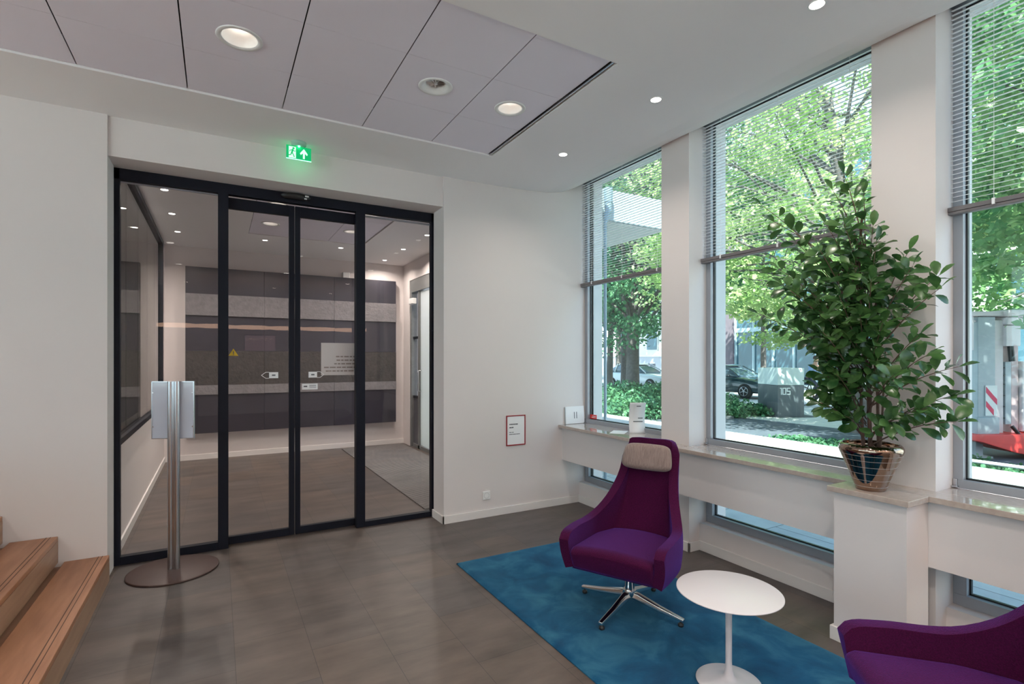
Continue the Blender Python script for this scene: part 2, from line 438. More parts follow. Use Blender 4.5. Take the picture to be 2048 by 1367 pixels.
for i in range(3):
    for j in range(5):
        p = MB(); x0, x1, y0, y1 = VXS[i] + .003, VXS[i + 1] - .003, VYS[j] + .001, VYS[j + 1] - .001
        hole = [k for k in VDL if x0 + .08 < k[0] < x1 - .06 and y0 + .05 < k[1] < y1 - .05]
        if hole: plate_hole(p, x0, x1, y0, y1, 3.272, hole[0][0], hole[0][1], VDL[hole[0]])
        else: p.box(x0, x1, y0, y1, 3.272, 3.278)
        p.build('ceiling_panel', PANEL, ceil2)

# vestibule right wall with the street door
S(MB().box(VX1, VX1 + .2, 4.98, 6.0, 0, 3.75).box(VX1, VX1 + .2, 9.0, FARY, 0, 3.75).box(VX1, VX1 + .2, 6.0, 9.0, 2.94, 3.75).build('wall_far_right', WALL))
dr = S(empty('door_4', (VX1 + .06, 7.5, 0)))
d = MB().box(-.05, .06, -1.5, 1.5, 2.72, 2.94).box(-.05, .06, -1.5, -1.40, 0, 2.72).box(-.05, .06, 1.42, 1.5, 0, 2.72)
d.box(-.03, .04, 1.06, 1.14, 0, 2.72).box(-.03, .04, -.1, .0, 0, 2.72).box(-.03, .04, -1.4, 1.42, 0, .06)
d.build('door_frame', pbr('entrance_frame_grey', (.16, .165, .165), .45), dr)
MB().box(-.005, .005, 1.14, 1.42, .9, 2.72).box(-.005, .005, -1.4, -.1, .06, 2.72).build('pane', GLD, dr)
MB().box(-.01, .01, 1.14, 1.42, .06, .86).build('kick_panel', GREYD, dr)
MB().box(-.02, .03, 1.14, 1.42, .86, .9).box(-.02, .03, 1.14, 1.42, 1.9, 1.94).build('crossbar', BLACKF, dr)
MB().box(-.012, .012, .02, 1.05, .07, 2.70).build('frosted_leaf', leafmat('frosted_glass_white', (.85, .85, .84), (.88, .88, .87), .7, .35, 1), dr)
MB().tube([(-.03, .98, 1.0), (-.08, .98, 1.0), (-.08, .98, 1.35), (-.03, .98, 1.35)], .011, 8).build('door_handle', ALU, dr)
MB().box(-.13, -.05, 1.15, 1.35, 2.50, 2.60).build('door_closer', WHITE, dr, bevel=.01)
MB().box(-.11, -.05, .22, .34, 1.02, 1.12).build('lock_plate', GREYD, dr)

# stone cladding on the far wall: bands of rough and smooth stone
sp = tag(empty('stone_wall_cladding', (1.2, FARY - .09, .41)), 'large dark stone wall panel with pale horizontal bands on the far vestibule wall', 'wall panel')
DST = pbr('dark_smooth_stone', (.026, .023, .034), .5, noise=.25, nscale=3)
DRG = pbr('dark_rough_stone', (.034, .030, .029), .75, col2=(.058, .050, .047), nscale=14, bump=1, bscale=26)
LST = pbr('grey_banded_stone', (.17, .16, .168), .8, col2=(.22, .205, .215), nscale=16, bump=1, bscale=30)
bands = [(0, .59, DST, .02), (.59, .735, LST, .04), (.735, 1.26, DRG, .03), (1.26, 1.80, DST, .02), (1.80, 2.13, LST, .045), (2.13, 2.54, DST, .02)]
zz = 0
for z0, z1, m_, dep in bands:
    for q in range(3):
        a = -1.62 + q * 1.08
        MB().box(a + .002, a + 1.078, -dep, .089, z0 + .001, z1 - .001).build('stone_slab', m_, sp)
SL = pbr('notice_cream', (.66, .60, .57), .6)

# mat
MATM = tilemat('mat_ribs', (.27, .25, .24), (.25, .235, .23), (.05, .045, .045), 3.0, .042, rot=0, msize=.012, rough=.8, noise=.2, offset=0)
tag(MB().box(1.855, 2.93, 5.1, 9.2, 0, .012).build('entrance_mat', MATM), 'grey ribbed entrance mat on the vestibule floor by the street door', 'mat')

# ------------------------------------------------------------------ glass door screen
scr = S(empty('door_1', (.6, 4.88, 0)))
f = MB(); T = -.6
def bx(m, x0, x1, z0, z1, y0=-.03, y1=.03): return m.box(x0 + T, x1 + T, y0, y1, z0, z1)
bx(f, -.70, -.636, 0, 2.98); bx(f, 1.833, 1.885, 0, 2.98); bx(f, .005, .08, 0, 2.90); bx(f, 1.107, 1.189, 0, 2.90)
bx(f, -.70, 1.885, 2.895, 2.98); bx(f, -.636, .005, 0, .062); bx(f, 1.189, 1.833, 0, .05)
f.build('door_frame', BLACKF, scr, bevel=.003)
bx(MB(), -.636, .005, .062, 2.895, -.006, .006).build('pane', GLD, scr)
bx(MB(), 1.189, 1.833, .05, 2.895, -.006, .006).build('pane', GLD, scr)
q = MB(); bx(q, -.636, .005, 2.885, 2.895, .012, .03); bx(q, 1.189, 1.833, 2.87, 2.885, .012, .03); q.build('header_strip', GREYF, scr)
sn = MB()
pts = []
for k in range(13):
    t = k / 12; pts.append((.47 + T + .24 * t, -.055 - .012 * math.sin(PI * t), 2.945))
sn.tube(pts, [.006 + .022 * math.sin(PI * min(1, max(0, k / 12))) ** .35 for k in range(13)], 12)
sn.box(.50 + T, .69 + T, -.05, -.03, 2.925, 2.965)
so = sn.build('door_sensor', BLACKP, scr)
MB().box(.66 + T, .69 + T, -.094, -.08, 2.945, 2.955).box(.655 + T, .675 + T, -.092, -.078, 2.925, 2.932).build('sensor_led', WHITE, so)
def leaf(n, x0, x1, sl, sr):
    L = S(empty('door_%d' % n, ((x0 + x1) / 2, 4.945, 0)))
    c = (x0 + x1) / 2; m = MB()
    m.box(x0 - c, x0 - c + sl, -.02, .02, .008, 2.89).box(x1 - c - sr, x1 - c, -.02, .02, .008, 2.89)
    m.box(x0 - c + sl, x1 - c - sr, -.02, .02, .008, .07).box(x0 - c + sl, x1 - c - sr, -.02, .02, 2.80, 2.89)
    m.build('leaf_frame', BLACKF, L, bevel=.002)
    MB().box(x0 - c + sl, x1 - c - sr, -.005, .005, .07, 2.80).build('pane', GLD, L)
leaf(2, .03, .591, .04, .044)
leaf(3, .597, 1.19, .042, .075)

# decals on the glass doors
def thin(name, poly_parts, loc, label, cat, group=None):
    pass
def notice_on_glass():
    o = tag(empty('paper_notice', (1.005, 4.9651, 1.55)), 'large cream notice with mirrored lines of text on the right sliding door', 'notice')
    MB().box(-.185, .185, 0, .002, -.15, .145).build('sheet', SL, o)
    t = MB(); PATK = pbr('brown_ink', (.28, .22, .19), .8)
    for r_, (x0, x1) in enumerate(((-.055, .125), (-.05, .14), (-.07, .135), (-.16, .12), (-.145, .12))):
        z = .02 - r_ * .033; x = x0
        while x < x1 - .01:
            w = rnd.uniform(.02, .055); t.box(x, min(x + w, x1), -.0012, 0, z - .006, z + .006); x += w + .008
    t.build('printed_text', PATK, o)
notice_on_glass()
def arrow_tag(cx, cz, s, label):
    o = tag(empty('door_sticker', (cx, 4.9400, cz)), label, 'sticker')
    MB().box(-.036, .036, -.0015, 0, -.026, .026).build('label_plate', PAPER, o)
    e = MB(); w = .004
    for (a, b) in (((.036, .026), (.062, .026)), ((.036, -.026), (.062, -.026)), ((.062, .026), (.096, 0)), ((.062, -.026), (.096, 0))):
        p, q = Vector((a[0] * s, 0, a[1])), Vector((b[0] * s, 0, b[1])); dd = (q - p).normalized(); nn = Vector((dd.z, 0, -dd.x)) * w / 2
        vs = [p + nn, q + nn, q - nn, p - nn]
        e.add(vs + [v + Vector((0, -.0012, 0)) for v in vs], [(0, 1, 2, 3), (7, 6, 5, 4), (0, 4, 5, 1), (1, 5, 6, 2), (2, 6, 7, 3), (3, 7, 4, 0)])
    e.build('arrow_outline', PAPER, o)
    MB().box(-.014, .014, -.0025, -.0015, -.006, .006).build('printed_text', INK, o)
arrow_tag(.425, 1.408, -1, 'small white sticker with an outlined arrow pointing left, on the left sliding door')
arrow_tag(.745, 1.408, 1, 'small white sticker with an outlined arrow pointing right, on the right sliding door')
o = tag(empty('door_sticker', (.720, 4.9400, 1.302)), 'small wide white sticker with fine print, below the right pointing arrow', 'sticker')
MB().box(-.066, .066, -.0015, 0, -.026, .026).build('label_plate', PAPER, o)
MB().box(-.052, -.022, -.0025, -.0015, -.004, .008).build('printed_symbol', INK, o)
for z in (.012, .002, -.010): MB().box(-.005, .052, -.0025, -.0015, z - .002, z + .002).build('text_line', INK, o)
YEL = pbr('yellow_sticker', (.72, .47, .02), .5)
o = tag(empty('warning_sticker', (.118, 4.9385, 1.60)), 'small yellow triangular warning sticker on the left sliding door glass', 'sticker')
MB().prism([(-.036, -.025), (.036, -.025), (0, .035)], .0015).build('triangle', YEL, o)
MB().box(-.003, .003, -.001, 0, -.01, .014).box(-.003, .003, -.001, 0, -.019, -.014).build('exclamation_mark', INK, o)

# ------------------------------------------------------------------ stairs
st = S(empty('stairs', (-.657, 2.0, 0)))
for k in range(6):
    x1 = -k * .277; zt = .177 * (k + 1)
    MB().box(x1 - .30, x1, -2.2, 2.565, 0 if k == 0 else zt - .177, zt - .03).build('stair_riser', WOODR, st)
    t_ = MB().box(x1 - .245, x1 - .0, -2.2, 2.565, zt - .03, zt)
    tr = t_.build('stair_tread', WOOD, st, bevel=.004)
    MB().box(x1 - .062, x1 - .057, -2.2, 2.565, zt - .0, zt + .0006).box(x1 - .040, x1 - .036, -2.2, 2.565, zt, zt + .0006).build('nosing_strip', pbr('groove_dark', (.10, .045, .025), .6), tr)
S(MB().box(XB, -2.33, -.2, YW, 0, 1.062).build('stair_landing', WOOD))

# ------------------------------------------------------------------ lamps
WARM = (1.0, .86, .76); LK = .38
def arealamp(loc, power, size, col=WARM, spread=150, parent=None):
    l = bpy.data.lights.new('lamp', 'AREA'); l.shape = 'DISK'; l.size = size; l.energy = power * LK; l.color = col; l.spread = R(spread)
    o = bpy.data.objects.new('lamp', l); COL.objects.link(o); o.location = loc
    if parent: o.parent = parent
    return o
BULB = emis('lamp_lens', (1, .90, .78), 7)
BULBB = emis('spot_lens', (1, .93, .84), 14)
def downlight(x, y, r, z, label, group, power, k=1.0):
    o = tag(empty('recessed_downlight', (x, y, z)), label, 'ceiling light', group)
    MB().lathe([(r - .002, .004), (r + .004, -.004), (r + .022, -.006), (r + .026, -.002), (r + .026, .0)], 48, caps=False).build('trim_ring', WHITE, o)
    MB().lathe([(r, 0), (r * .92, .018), (r * .74, .044), (r * .50, .070), (r * .48, .10)], 48, caps=False).build('reflector_cone', WHITE, o)
    MB().lathe([(.001, .078), (r * .48, .078), (r * .48, .084)], 32, caps=False).build('lens', BULB, o)
    arealamp((0, 0, .070), power, r * .8, parent=o)
    return o
def vent(x, y, r, z, label):
    o = tag(empty('ceiling_vent', (x, y, z)), label, 'air vent')
    MB().lathe([(r - .002, .004), (r + .004, -.004), (r + .022, -.006), (r + .026, -.002), (r + .026, .0)], 48, caps=False).build('trim_ring', WHITE, o)
    MB().lathe([(r, 0), (r * .80, .014), (r * .72, .03), (r * .70, .08)], 48, caps=False).build('throat', WHITE, o)
    MB().lathe([(.001, .075), (r * .66, .075)], 32, caps=False).build('duct_shade', GAP, o)  # dark disc: shade inside the vent put in as colour
    b = MB()
    for i in range(10):
        a = 2 * PI * i / 10; ca, sa = math.cos(a), math.sin(a)
        p0 = Vector((.008 * ca, .008 * sa, .018)); p1 = Vector((r * .72 * ca, r * .72 * sa, .022)); w = Vector((-sa, ca, 0))
        b.add([p0 - w * .002, p0 + w * .002, p1 + w * .008 + Vector((0, 0, .012)), p1 - w * .006], [(0, 1, 2, 3)])
    b.lathe([(.001, .012), (.012, .014), (.012, .03)], 16)
    b.build('swirl_blades', WHITE, o)
g_l = 'round downlights in the lilac ceiling panels'
downlight(.105, 3.16, .088, 3.272, 'largest round white downlight in the ceiling panels, left of the exit sign', g_l, .05)
downlight(1.755, 3.13, .082, 3.272, 'round white downlight in the panel right of the ceiling air vent', g_l, .05)
vent(1.203, 3.11, .082, 3.272, 'round white ceiling air vent with swirl blades, between two downlights')
def spot(x, y, z, label, group, power, col=(1, .90, .80), r=.032):
    o = tag(empty('ceiling_spot', (x, y, z)), label, 'ceiling light', group)
    MB().lathe([(r + .001, -.002), (r + .008, -.005), (r + .011, -.001), (r + .011, .002)], 32, caps=False).build('trim_ring', WHITE, o)
    MB().lathe([(.0005, -.003), (r, -.003), (r, .0)], 32, caps=False).build('lens', BULBB, o)
    arealamp((0, 0, -.008), power, r * 1.6, col, 150, parent=o)
g_s = 'small recessed spots along the plain ceiling strip by the windows'
spot(2.53, 3.60, 3.266, 'small bright ceiling spot nearest the door wall, in the strip by the windows', g_s, 16)
spot(2.53, 2.535, 3.266, 'small bright ceiling spot above the armchair, middle of the strip by the windows', g_s, 16)
spot(2.53, 1.47, 3.266, 'small bright ceiling spot at the top edge, nearest the camera', g_s, 16)
g_v = 'small recessed spots in the vestibule ceiling'
for x, y, lb in ((-.465, 6.32, 'first of three small vestibule spots along its glass side wall, nearest the doors'), (-.465, 7.32, 'middle one of three small vestibule spots along its glass side wall'),
                 (-.465, 8.32, 'farthest of three small vestibule spots along its glass side wall'), (.60, 8.30, 'small vestibule spot left of centre, above the stone panel'),
                 (1.66, 8.30, 'small vestibule spot right of centre, above the stone panel'), (2.53, 6.86, 'small vestibule spot near the street door, nearest the glass doors'),
                 (2.53, 7.92, 'middle small vestibule spot in front of the street door'), (2.53, 8.96, 'farthest small vestibule spot, in the corner beside the street door')):
    spot(x, y, CZ, lb, g_v, 46 if y < 8 else 26)
g_d = 'round downlights in the vestibule ceiling panels'
downlight(.592, 7.304, .085, 3.272, 'round vestibule downlight seen through the left sliding door, farther from the door', g_d, .08)
downlight(1.586, 7.227, .08, 3.272, 'round vestibule downlight seen beside the right door post', g_d, .08)
downlight(.592, 6.35, .085, 3.272, 'round vestibule downlight seen at the top edge of the left sliding door', g_d, .08)
downlight(1.62, 6.3, .08, 3.272, 'round vestibule downlight at the top left of the right fixed pane', g_d, .08)
vent(1.104, 6.766, .07, 3.272, 'round vestibule ceiling air vent seen through the right sliding door')
o = tag(MB().box(-.06, .06, -.09, 0, -.05, .05).lathe([(.001, -.07), (.03, -.062), (.04, -.05)], 16, c=(0, -.05, 0)).build('motion_detector', WHITE, bevel=.012, loc=(1.95, FARY, 3.0)), 'small white motion detector high on the far vestibule wall', 'detector')

# ring pendants behind the camera (seen as reflections in the doors) and added fill spots
RINGM = emis('ring_glow', (1, .62, .42), 7.5)
for k in range(6):
    o = tag(empty('ring_pendant', (-.72 + k * .70, -2.95, 2.24)), 'copper glowing ring pendant lamp reflected in the glass doors', 'pendant lamp', 'row of ring pendants reflected in the doors')
    o['label'] = ['ring pendant lamp reflected farthest left in the glass doors', 'ring pendant lamp reflected second from the left in the glass doors', 'ring pendant lamp reflected third from the left in the glass doors',
                  'ring pendant lamp reflected fourth from the left in the glass doors', 'ring pendant lamp reflected beside the meeting stile of the doors', 'ring pendant lamp farthest right in the reflected row'][k]
    t = MB(); n = 64
    ring = [(.33 * math.cos(2 * PI * i / n), .33 * math.sin(2 * PI * i / n)) for i in range(n)]
    vs = []; fs = []
    for i, (x, y) in enumerate(ring):
        for (dr_, dz) in ((-.02, -.03), (.02, -.03), (.02, .03), (-.02, .03)):
            s_ = 1 + dr_ / .33; vs.append((x * s_, y * s_, dz))
    for i in range(n):
        j = (i + 1) % n
        for a in range(4):
            b = (a + 1) % 4; fs.append((i * 4 + a, j * 4 + a, j * 4 + b, i * 4 + b))
    t.add(vs, fs); t.build('glowing_ring', RINGM, o)
    c = MB()
    for i in range(3):
        a = 2 * PI * i / 3; c.tube([(.33 * math.cos(a), .33 * math.sin(a), .02), (0, 0, CZ - 2.24)], .0012, 5)
    c.build('suspension_wire', ALU, o)
gb = 'unseen spots added behind the camera to brighten the lobby'
for i, (x, y) in enumerate(((-.6, .6), (1.2, .6), (-.6, -1.4), (1.2, -1.4), (-.6, -3.9), (1.2, -3.9), (-2.6, 1.2), (-2.6, -1.4), (-2.6, -3.9), (2.6, -.4), (2.6, -2.4), (2.6, -4.4))):
    spot(x, y, CZ if x < 2.4 else 3.269, 'small unseen ceiling spot added behind the camera to brighten the lobby', gb, 38, r=.05)  # unseen fill lamps, added to brighten the lobby

# ------------------------------------------------------------------ exit sign
GRN = pbr('exit_green', (.0, .36, .12), .4, emit=(.0, .55, .18), es=.55)
WGL = pbr('exit_pictogram_white', (.75, .95, .85), .4, emit=(.65, 1, .8), es=.75)
ex = tag(empty('exit_sign', (.562, 4.42, 3.175)), 'green lit exit sign with running figure and arrow, hung above the glass doors', 'sign')
MB().box(-.092, .092, -.004, .004, -.05, .052).build('sign_panel', GRN, ex, bevel=.001)
d = MB()
d.add([(-.074, -.0055, -.046), (-.022, -.0055, -.046), (-.022, -.0055, .043), (-.074, -.0055, .043)], [(0, 1, 2, 3)])
d.build('doorway_symbol', WGL, ex)
mn = MB()
def limb(m, a, b, w, y=-.0075):
    p, q = Vector((a[0], y, a[1])), Vector((b[0], y, b[1])); dd = (q - p).normalized(); nn = Vector((dd.z, 0, -dd.x)) * w / 2
    m.add([p + nn, q + nn * .8, q - nn * .8, p - nn], [(0, 1, 2, 3)])
mn.lathe([(.0001, 0), (.0085, 0)], 14, M=Matrix.Translation((-.040, -.0075, .030)) @ Matrix.Rotation(R(90), 4, 'X'), caps=False)
limb(mn, (-.044, .022), (-.052, -.006), .015)
limb(mn, (-.046, .018), (-.064, .012), .006); limb(mn, (-.064, .012), (-.068, .0), .006)
limb(mn, (-.044, .018), (-.034, .006), .006); limb(mn, (-.034, .006), (-.024, .012), .006)
limb(mn, (-.053, -.004), (-.040, -.020), .009); limb(mn, (-.040, -.020), (-.034, -.040), .008)
limb(mn, (-.053, -.004), (-.060, -.024), .009); limb(mn, (-.060, -.024), (-.078, -.028), .008)
mn.build('running_figure', GRN, ex)
ar = MB(); ar.prism([(.030, -.040), (.044, -.040), (.044, .004), (.060, -.012), (.066, .0), (.037, .038), (.008, .0), (.014, -.012), (.030, .004)], .001, Matrix.Translation((0, -.0055, 0)))
ar.build('arrow_symbol', WGL, ex)
MB().lathe([(.03, .052), (.055, .062), (.055, .085)], 32).build('ceiling_mount', pbr('exit_mount_clear', (.35, .6, .48), .2), ex)
MB().lathe([(.0001, .046), (.006, .046), (.006, .052)], 16, c=(0, -.012, 0)).build('led_lens', emis('exit_led', (.1, 1, .45), 25), ex)
MB().box(-.092, .092, -.005, .005, -.053, -.0501).build('light_edge', emis('exit_edge', (.3, 1, .6), 2.5), ex)
l = bpy.data.lights.new('exit_glow', 'POINT'); l.energy = .2; l.color = (.05, 1, .35); l.shadow_soft_size = .01
lo = bpy.data.objects.new('exit_glow', l); COL.objects.link(lo); lo.location = (0, .03, -.02); lo.parent = ex

# ------------------------------------------------------------------ things on the door wall
o = tag(empty('wall_notice', (2.628, YW, .828)), 'white notice in a thin red frame on the wall right of the doors', 'notice')
f = MB(); a, b, w = .111, .152, .010
f.box(-a, a, -.010, 0, -b, -b + w).box(-a, a, -.010, 0, b - w, b).box(-a, -a + w, -.010, 0, -b + w, b - w).box(a - w, a, -.010, 0, -b + w, b - w)
f.build('frame', RED, o, bevel=.001)
MB().box(-a + w, a - w, -.005, -.001, -b + w, b - w).build('sheet', PAPER, o)
t = MB()
for z, h, segs in ((.062, .011, ((-.075, -.062), (-.059, -.035), (-.032, -.012), (-.009, .022))), (.030, .011, ((-.075, -.052), (-.049, -.028))), (-.018, .006, ((-.078, -.05), (-.045, -.026))), (-.038, .006, ((-.078, -.04), (-.037, .0), (.003, .046)))):
    for x0, x1 in segs: t.box(x0, x1, -.0062, -.005, z - h / 2, z + h / 2)
t.build('printed_text', INK, o)
o = tag(empty('power_socket', (2.295, YW, .212)), 'white wall socket low on the door wall right of the glass doors', 'socket')
MB().box(-.041, .041, -.010, 0, -.041, .041).build('cover_plate', WHITE, o, bevel=.004)
MR = Matrix.Rotation(R(90), 4, 'X')
MB().lathe([(.028, .0105), (.026, .012), (.021, .004), (.0001, .004)], 32, M=MR, caps=False).build('socket_cup', pbr('socket_shade', (.55, .55, .56), .4), o)
MB().lathe([(.0001, .0065), (.0035, .0065), (.0035, .004)], 12, c=(-.0095, 0, 0), M=MR, caps=False).lathe([(.0001, .0065), (.0035, .0065), (.0035, .004)], 12, c=(.0095, 0, 0), M=MR, caps=False).build('pin_hole', INK, o)
# papers on the sill
o = tag(empty('leaning_card', (3.355, YW - .022, .853)), 'white card with two vertical marks, leaning in the sill corner', 'card', None)
M0 = Matrix.Rotation(R(-4), 4, 'X')
MB().box(-.125, .125, -.002, .0, 0, .185, M0).build('card_front', PAPER, o)
MB().box(-.128, -.121, -.002, .018, 0, .18, M0).build('card_edge', pbr('card_edge_grey', (.45, .45, .45), .7), o)
MB().box(-.012, -.004, -.003, -.002, .055, .125, M0).box(.018, .026, -.003, -.002, .055, .125, M0).build('printed_mark', INK, o)
o = tag(empty('standing_leaflet', (3.425, 3.66, .8505), R(61)), 'tall white leaflet curling upright on the sill of the first window', 'leaflet')
vs = []; fs = []; K = 14
for k in range(K + 1):
    t = k / K; z = .290 * t; x = .032 * math.sin(PI * t * 1.0) - .055 * t * t * .4
    for y in (-.075, .075): vs.append((x + .02, y * (1 + .0 * t), z))
for k in range(K): fs.append((2 * k, 2 * k + 1, 2 * k + 3, 2 * k + 2))
lf = MB(); lf.add(vs, fs, True)
ob = lf.build('sheet', PAPER, o); sd = ob.modifiers.new('s', 'SOLIDIFY'); sd.thickness = .0012
for (y0, y1, z) in ((-.03, .01, .255), (-.055, -.01, .140), (-.055, .035, .108)):
    tt = z / .290; x = .032 * math.sin(PI * tt) - .022 * tt * tt + .02 - .003
    MB().box(x - .0008, x, y0, y1, z - .004, z + .004).build('text_line', INK, o)
o = tag(MB().box(-.105, .105, -.07, .07, 0, .0012, Matrix.Rotation(R(38), 4, 'Z')).build('paper_sheet', PAPER, loc=(3.33, 3.82, .8505)), 'flat white sheet of paper lying on the sill beside the standing leaflet', 'paper')
o = tag(empty('window_sticker', (3.534, 4.46, .925)), 'small red sticker in the lower left corner of the first window', 'sticker')
MB().box(-.002, 0, -.055, .055, -.022, .022).build('red_field', REDB, o)
for y1, z in ((.015, .007), (.03, -.007)): MB().box(-.003, -.002, -.045, y1, z - .003, z + .003).build('text_line', PAPER, o)

# ------------------------------------------------------------------ sign stand
o = tag(empty('sign_stand', (-.278, 4.545, 0)), 'aluminium post with a display holder on a round brown foot, before the doors', 'sign stand')
MB().lathe([(.0001, 0), (.286, 0), (.290, .004), (.290, .010), (.284, .013), (.0001, .013)], 72, caps=False).build('base', pbr('brown_foot', (.065, .035, .03), .5, noise=.1), o)
p = MB()
for dx, r in ((-.021, .020), (.022, .020)):
    p.lathe([(r, .013), (r, 1.385)], 24, c=(dx, 0, 0))
p.box(-.014, .014, -.012, .012, .013, 1.384)
Mr = Matrix.Rotation(R(-20), 4, 'Z')
pole = p.build('pole', ALU, o); pole.rotation_euler = (0, 0, R(-22))
h = empty('sign_holder', (0, 0, 0)); h.parent = o; h.rotation_euler = (0, 0, R(-22)); h.location = (0, .026, 0)
MB().box(-.150, .136, 0, .010, .965, 1.380).build('display_panel', pbr('satin_panel', (.52, .54, .62), .12, coat=.6), h, bevel=.002)
e = MB().box(-.153, -.147, -.002, .012, .965, 1.383).box(.133, .139, -.002, .012, .965, 1.383).box(-.153, .139, -.002, .012, 1.378, 1.384).box(-.153, .139, -.002, .012, .961, .966)
e.build('holder_edge', ALU, h)
for x in (-.142, .128):
    for z in (1.30, 1.05): MB().lathe([(.004, 0), (.004, .004)], 10, M=Matrix.Translation((x, 0, z)) @ MR).build('screw', CHROME, h)

# ------------------------------------------------------------------ rug
RUGM, nt, out = newmat('blue_rug')
b = N(nt, 'ShaderNodeBsdfPrincipled'); nt.links.new(b.outputs[0], out.inputs[0]); b.inputs['Roughness'].default_value = .95
b.inputs['Sheen Weight'].default_value = .35; b.inputs['Sheen Tint'].default_value = (.25, .6, .8, 1); b.inputs['Specular IOR Level'].default_value = .1
tc = N(nt, 'ShaderNodeTexCoord'); n1 = N(nt, 'ShaderNodeTexNoise'); n1.inputs['Scale'].default_value = 4.2; n1.inputs['Detail'].default_value = 9; n1.inputs['Roughness'].default_value = .62; n1.inputs['Distortion'].default_value = .6
nt.links.new(tc.outputs['Object'], n1.inputs[0])
cr = N(nt, 'ShaderNodeValToRGB'); E_ = cr.color_ramp.elements; E_[0].position = .32; E_[1].position = .68
E_[0].color = (.001, .026, .085, 1); E_[1].color = (.026, .120, .20, 1); e2 = cr.color_ramp.elements.new(.5); e2.color = (.003, .062, .145, 1)
nt.links.new(n1.outputs[0], cr.inputs[0]); nt.links.new(cr.outputs[0], b.inputs['Base Color'])
n2 = N(nt, 'ShaderNodeTexNoise'); n2.inputs['Scale'].default_value = 350; nt.links.new(tc.outputs['Object'], n2.inputs[0])
bp = N(nt, 'ShaderNodeBump'); bp.inputs['Strength'].default_value = .6; bp.inputs['Distance'].default_value = .004
nt.links.new(n2.outputs[0], bp.inputs['Height']); nt.links.new(bp.outputs[0], b.inputs['Normal'])
rg = MB(); nx, ny = 60, 150; X0, X1, Y0, Y1 = 1.572, 2.812, .35, 3.63
from mathutils import noise as mnoise
vs = []
for j in range(ny + 1):
    for i in range(nx + 1):
        x = X0 + (X1 - X0) * i / nx; y = Y0 + (Y1 - Y0) * j / ny
        e = min(i, nx - i, j, ny - j); z = .016 if e > 0 else .007
        if e > 0: z += .0016 * mnoise.noise(Vector((x * 9, y * 9, 0)))
        else:
            x += .002 * mnoise.noise(Vector((x * 30, y * 30, 3))); y += .002 * mnoise.noise(Vector((x * 30, y * 30, 9)))
        vs.append((x - 2.19, y - 2, z))
fs = [(j * (nx + 1) + i, j * (nx + 1) + i + 1, (j + 1) * (nx + 1) + i + 1, (j + 1) * (nx + 1) + i) for j in range(ny) for i in range(nx)]
rg.add(vs, fs, True); rg.box(X0 - 2.19, X1 - 2.19, Y0 - 2, Y1 - 2, 0.0, .007)
tag(rg.build('rug', RUGM, loc=(2.19, 2, 0)), 'large blue rectangular rug under the armchairs and small table', 'rug')

# ------------------------------------------------------------------ armchairs
def cat(pts, t):
    """catmull-rom through (t, ...) rows"""
    k = 0
    while k < len(pts) - 2 and t > pts[k + 1][0]: k += 1
    p1, p2 = pts[k], pts[k + 1]; p0 = pts[k - 1] if k > 0 else None; p3 = pts[k + 2] if k + 2 < len(pts) else p2
    u = (t - p1[0]) / (p2[0] - p1[0]); r = []
    for c in range(1, len(p1)):
        a = p1[c]; b = p2[c]; h = p2[0] - p1[0]
        if p0 is None: m1 = 0 if c == 2 and False else ((b - a) / h if c == 2 else 0)
        else: m1 = (b - p0[c]) / (p2[0] - p0[0])
        m2 = (p3[c] - a) / (p3[0] - p1[0]) if p3 is not p2 else (b - a) / h
        r.append((2 * u**3 - 3 * u**2 + 1) * a + (u**3 - 2 * u**2 + u) * h * m1 + (-2 * u**3 + 3 * u**2) * b + (u**3 - u**2) * h * m2)
    return r
BOT = [(0, -.235, 0, .300), (.22, -.232, .12, .298), (.40, -.195, .210, .295), (.55, -.08, .258, .290), (.78, .12, .268, .288), (1, .285, .262, .290)]
TOP = [(0, -.405, 0, .992), (.13, -.404, .110, .992), (.19, -.400, .150, .978), (.235, -.385, .163, .925), (.34, -.330, .168, .785), (.42, -.250, .192, .675), (.50, -.160, .232, .580), (.60, -.045, .276, .515), (.80, .15, .292, .505), (1, .318, .286, .498)]
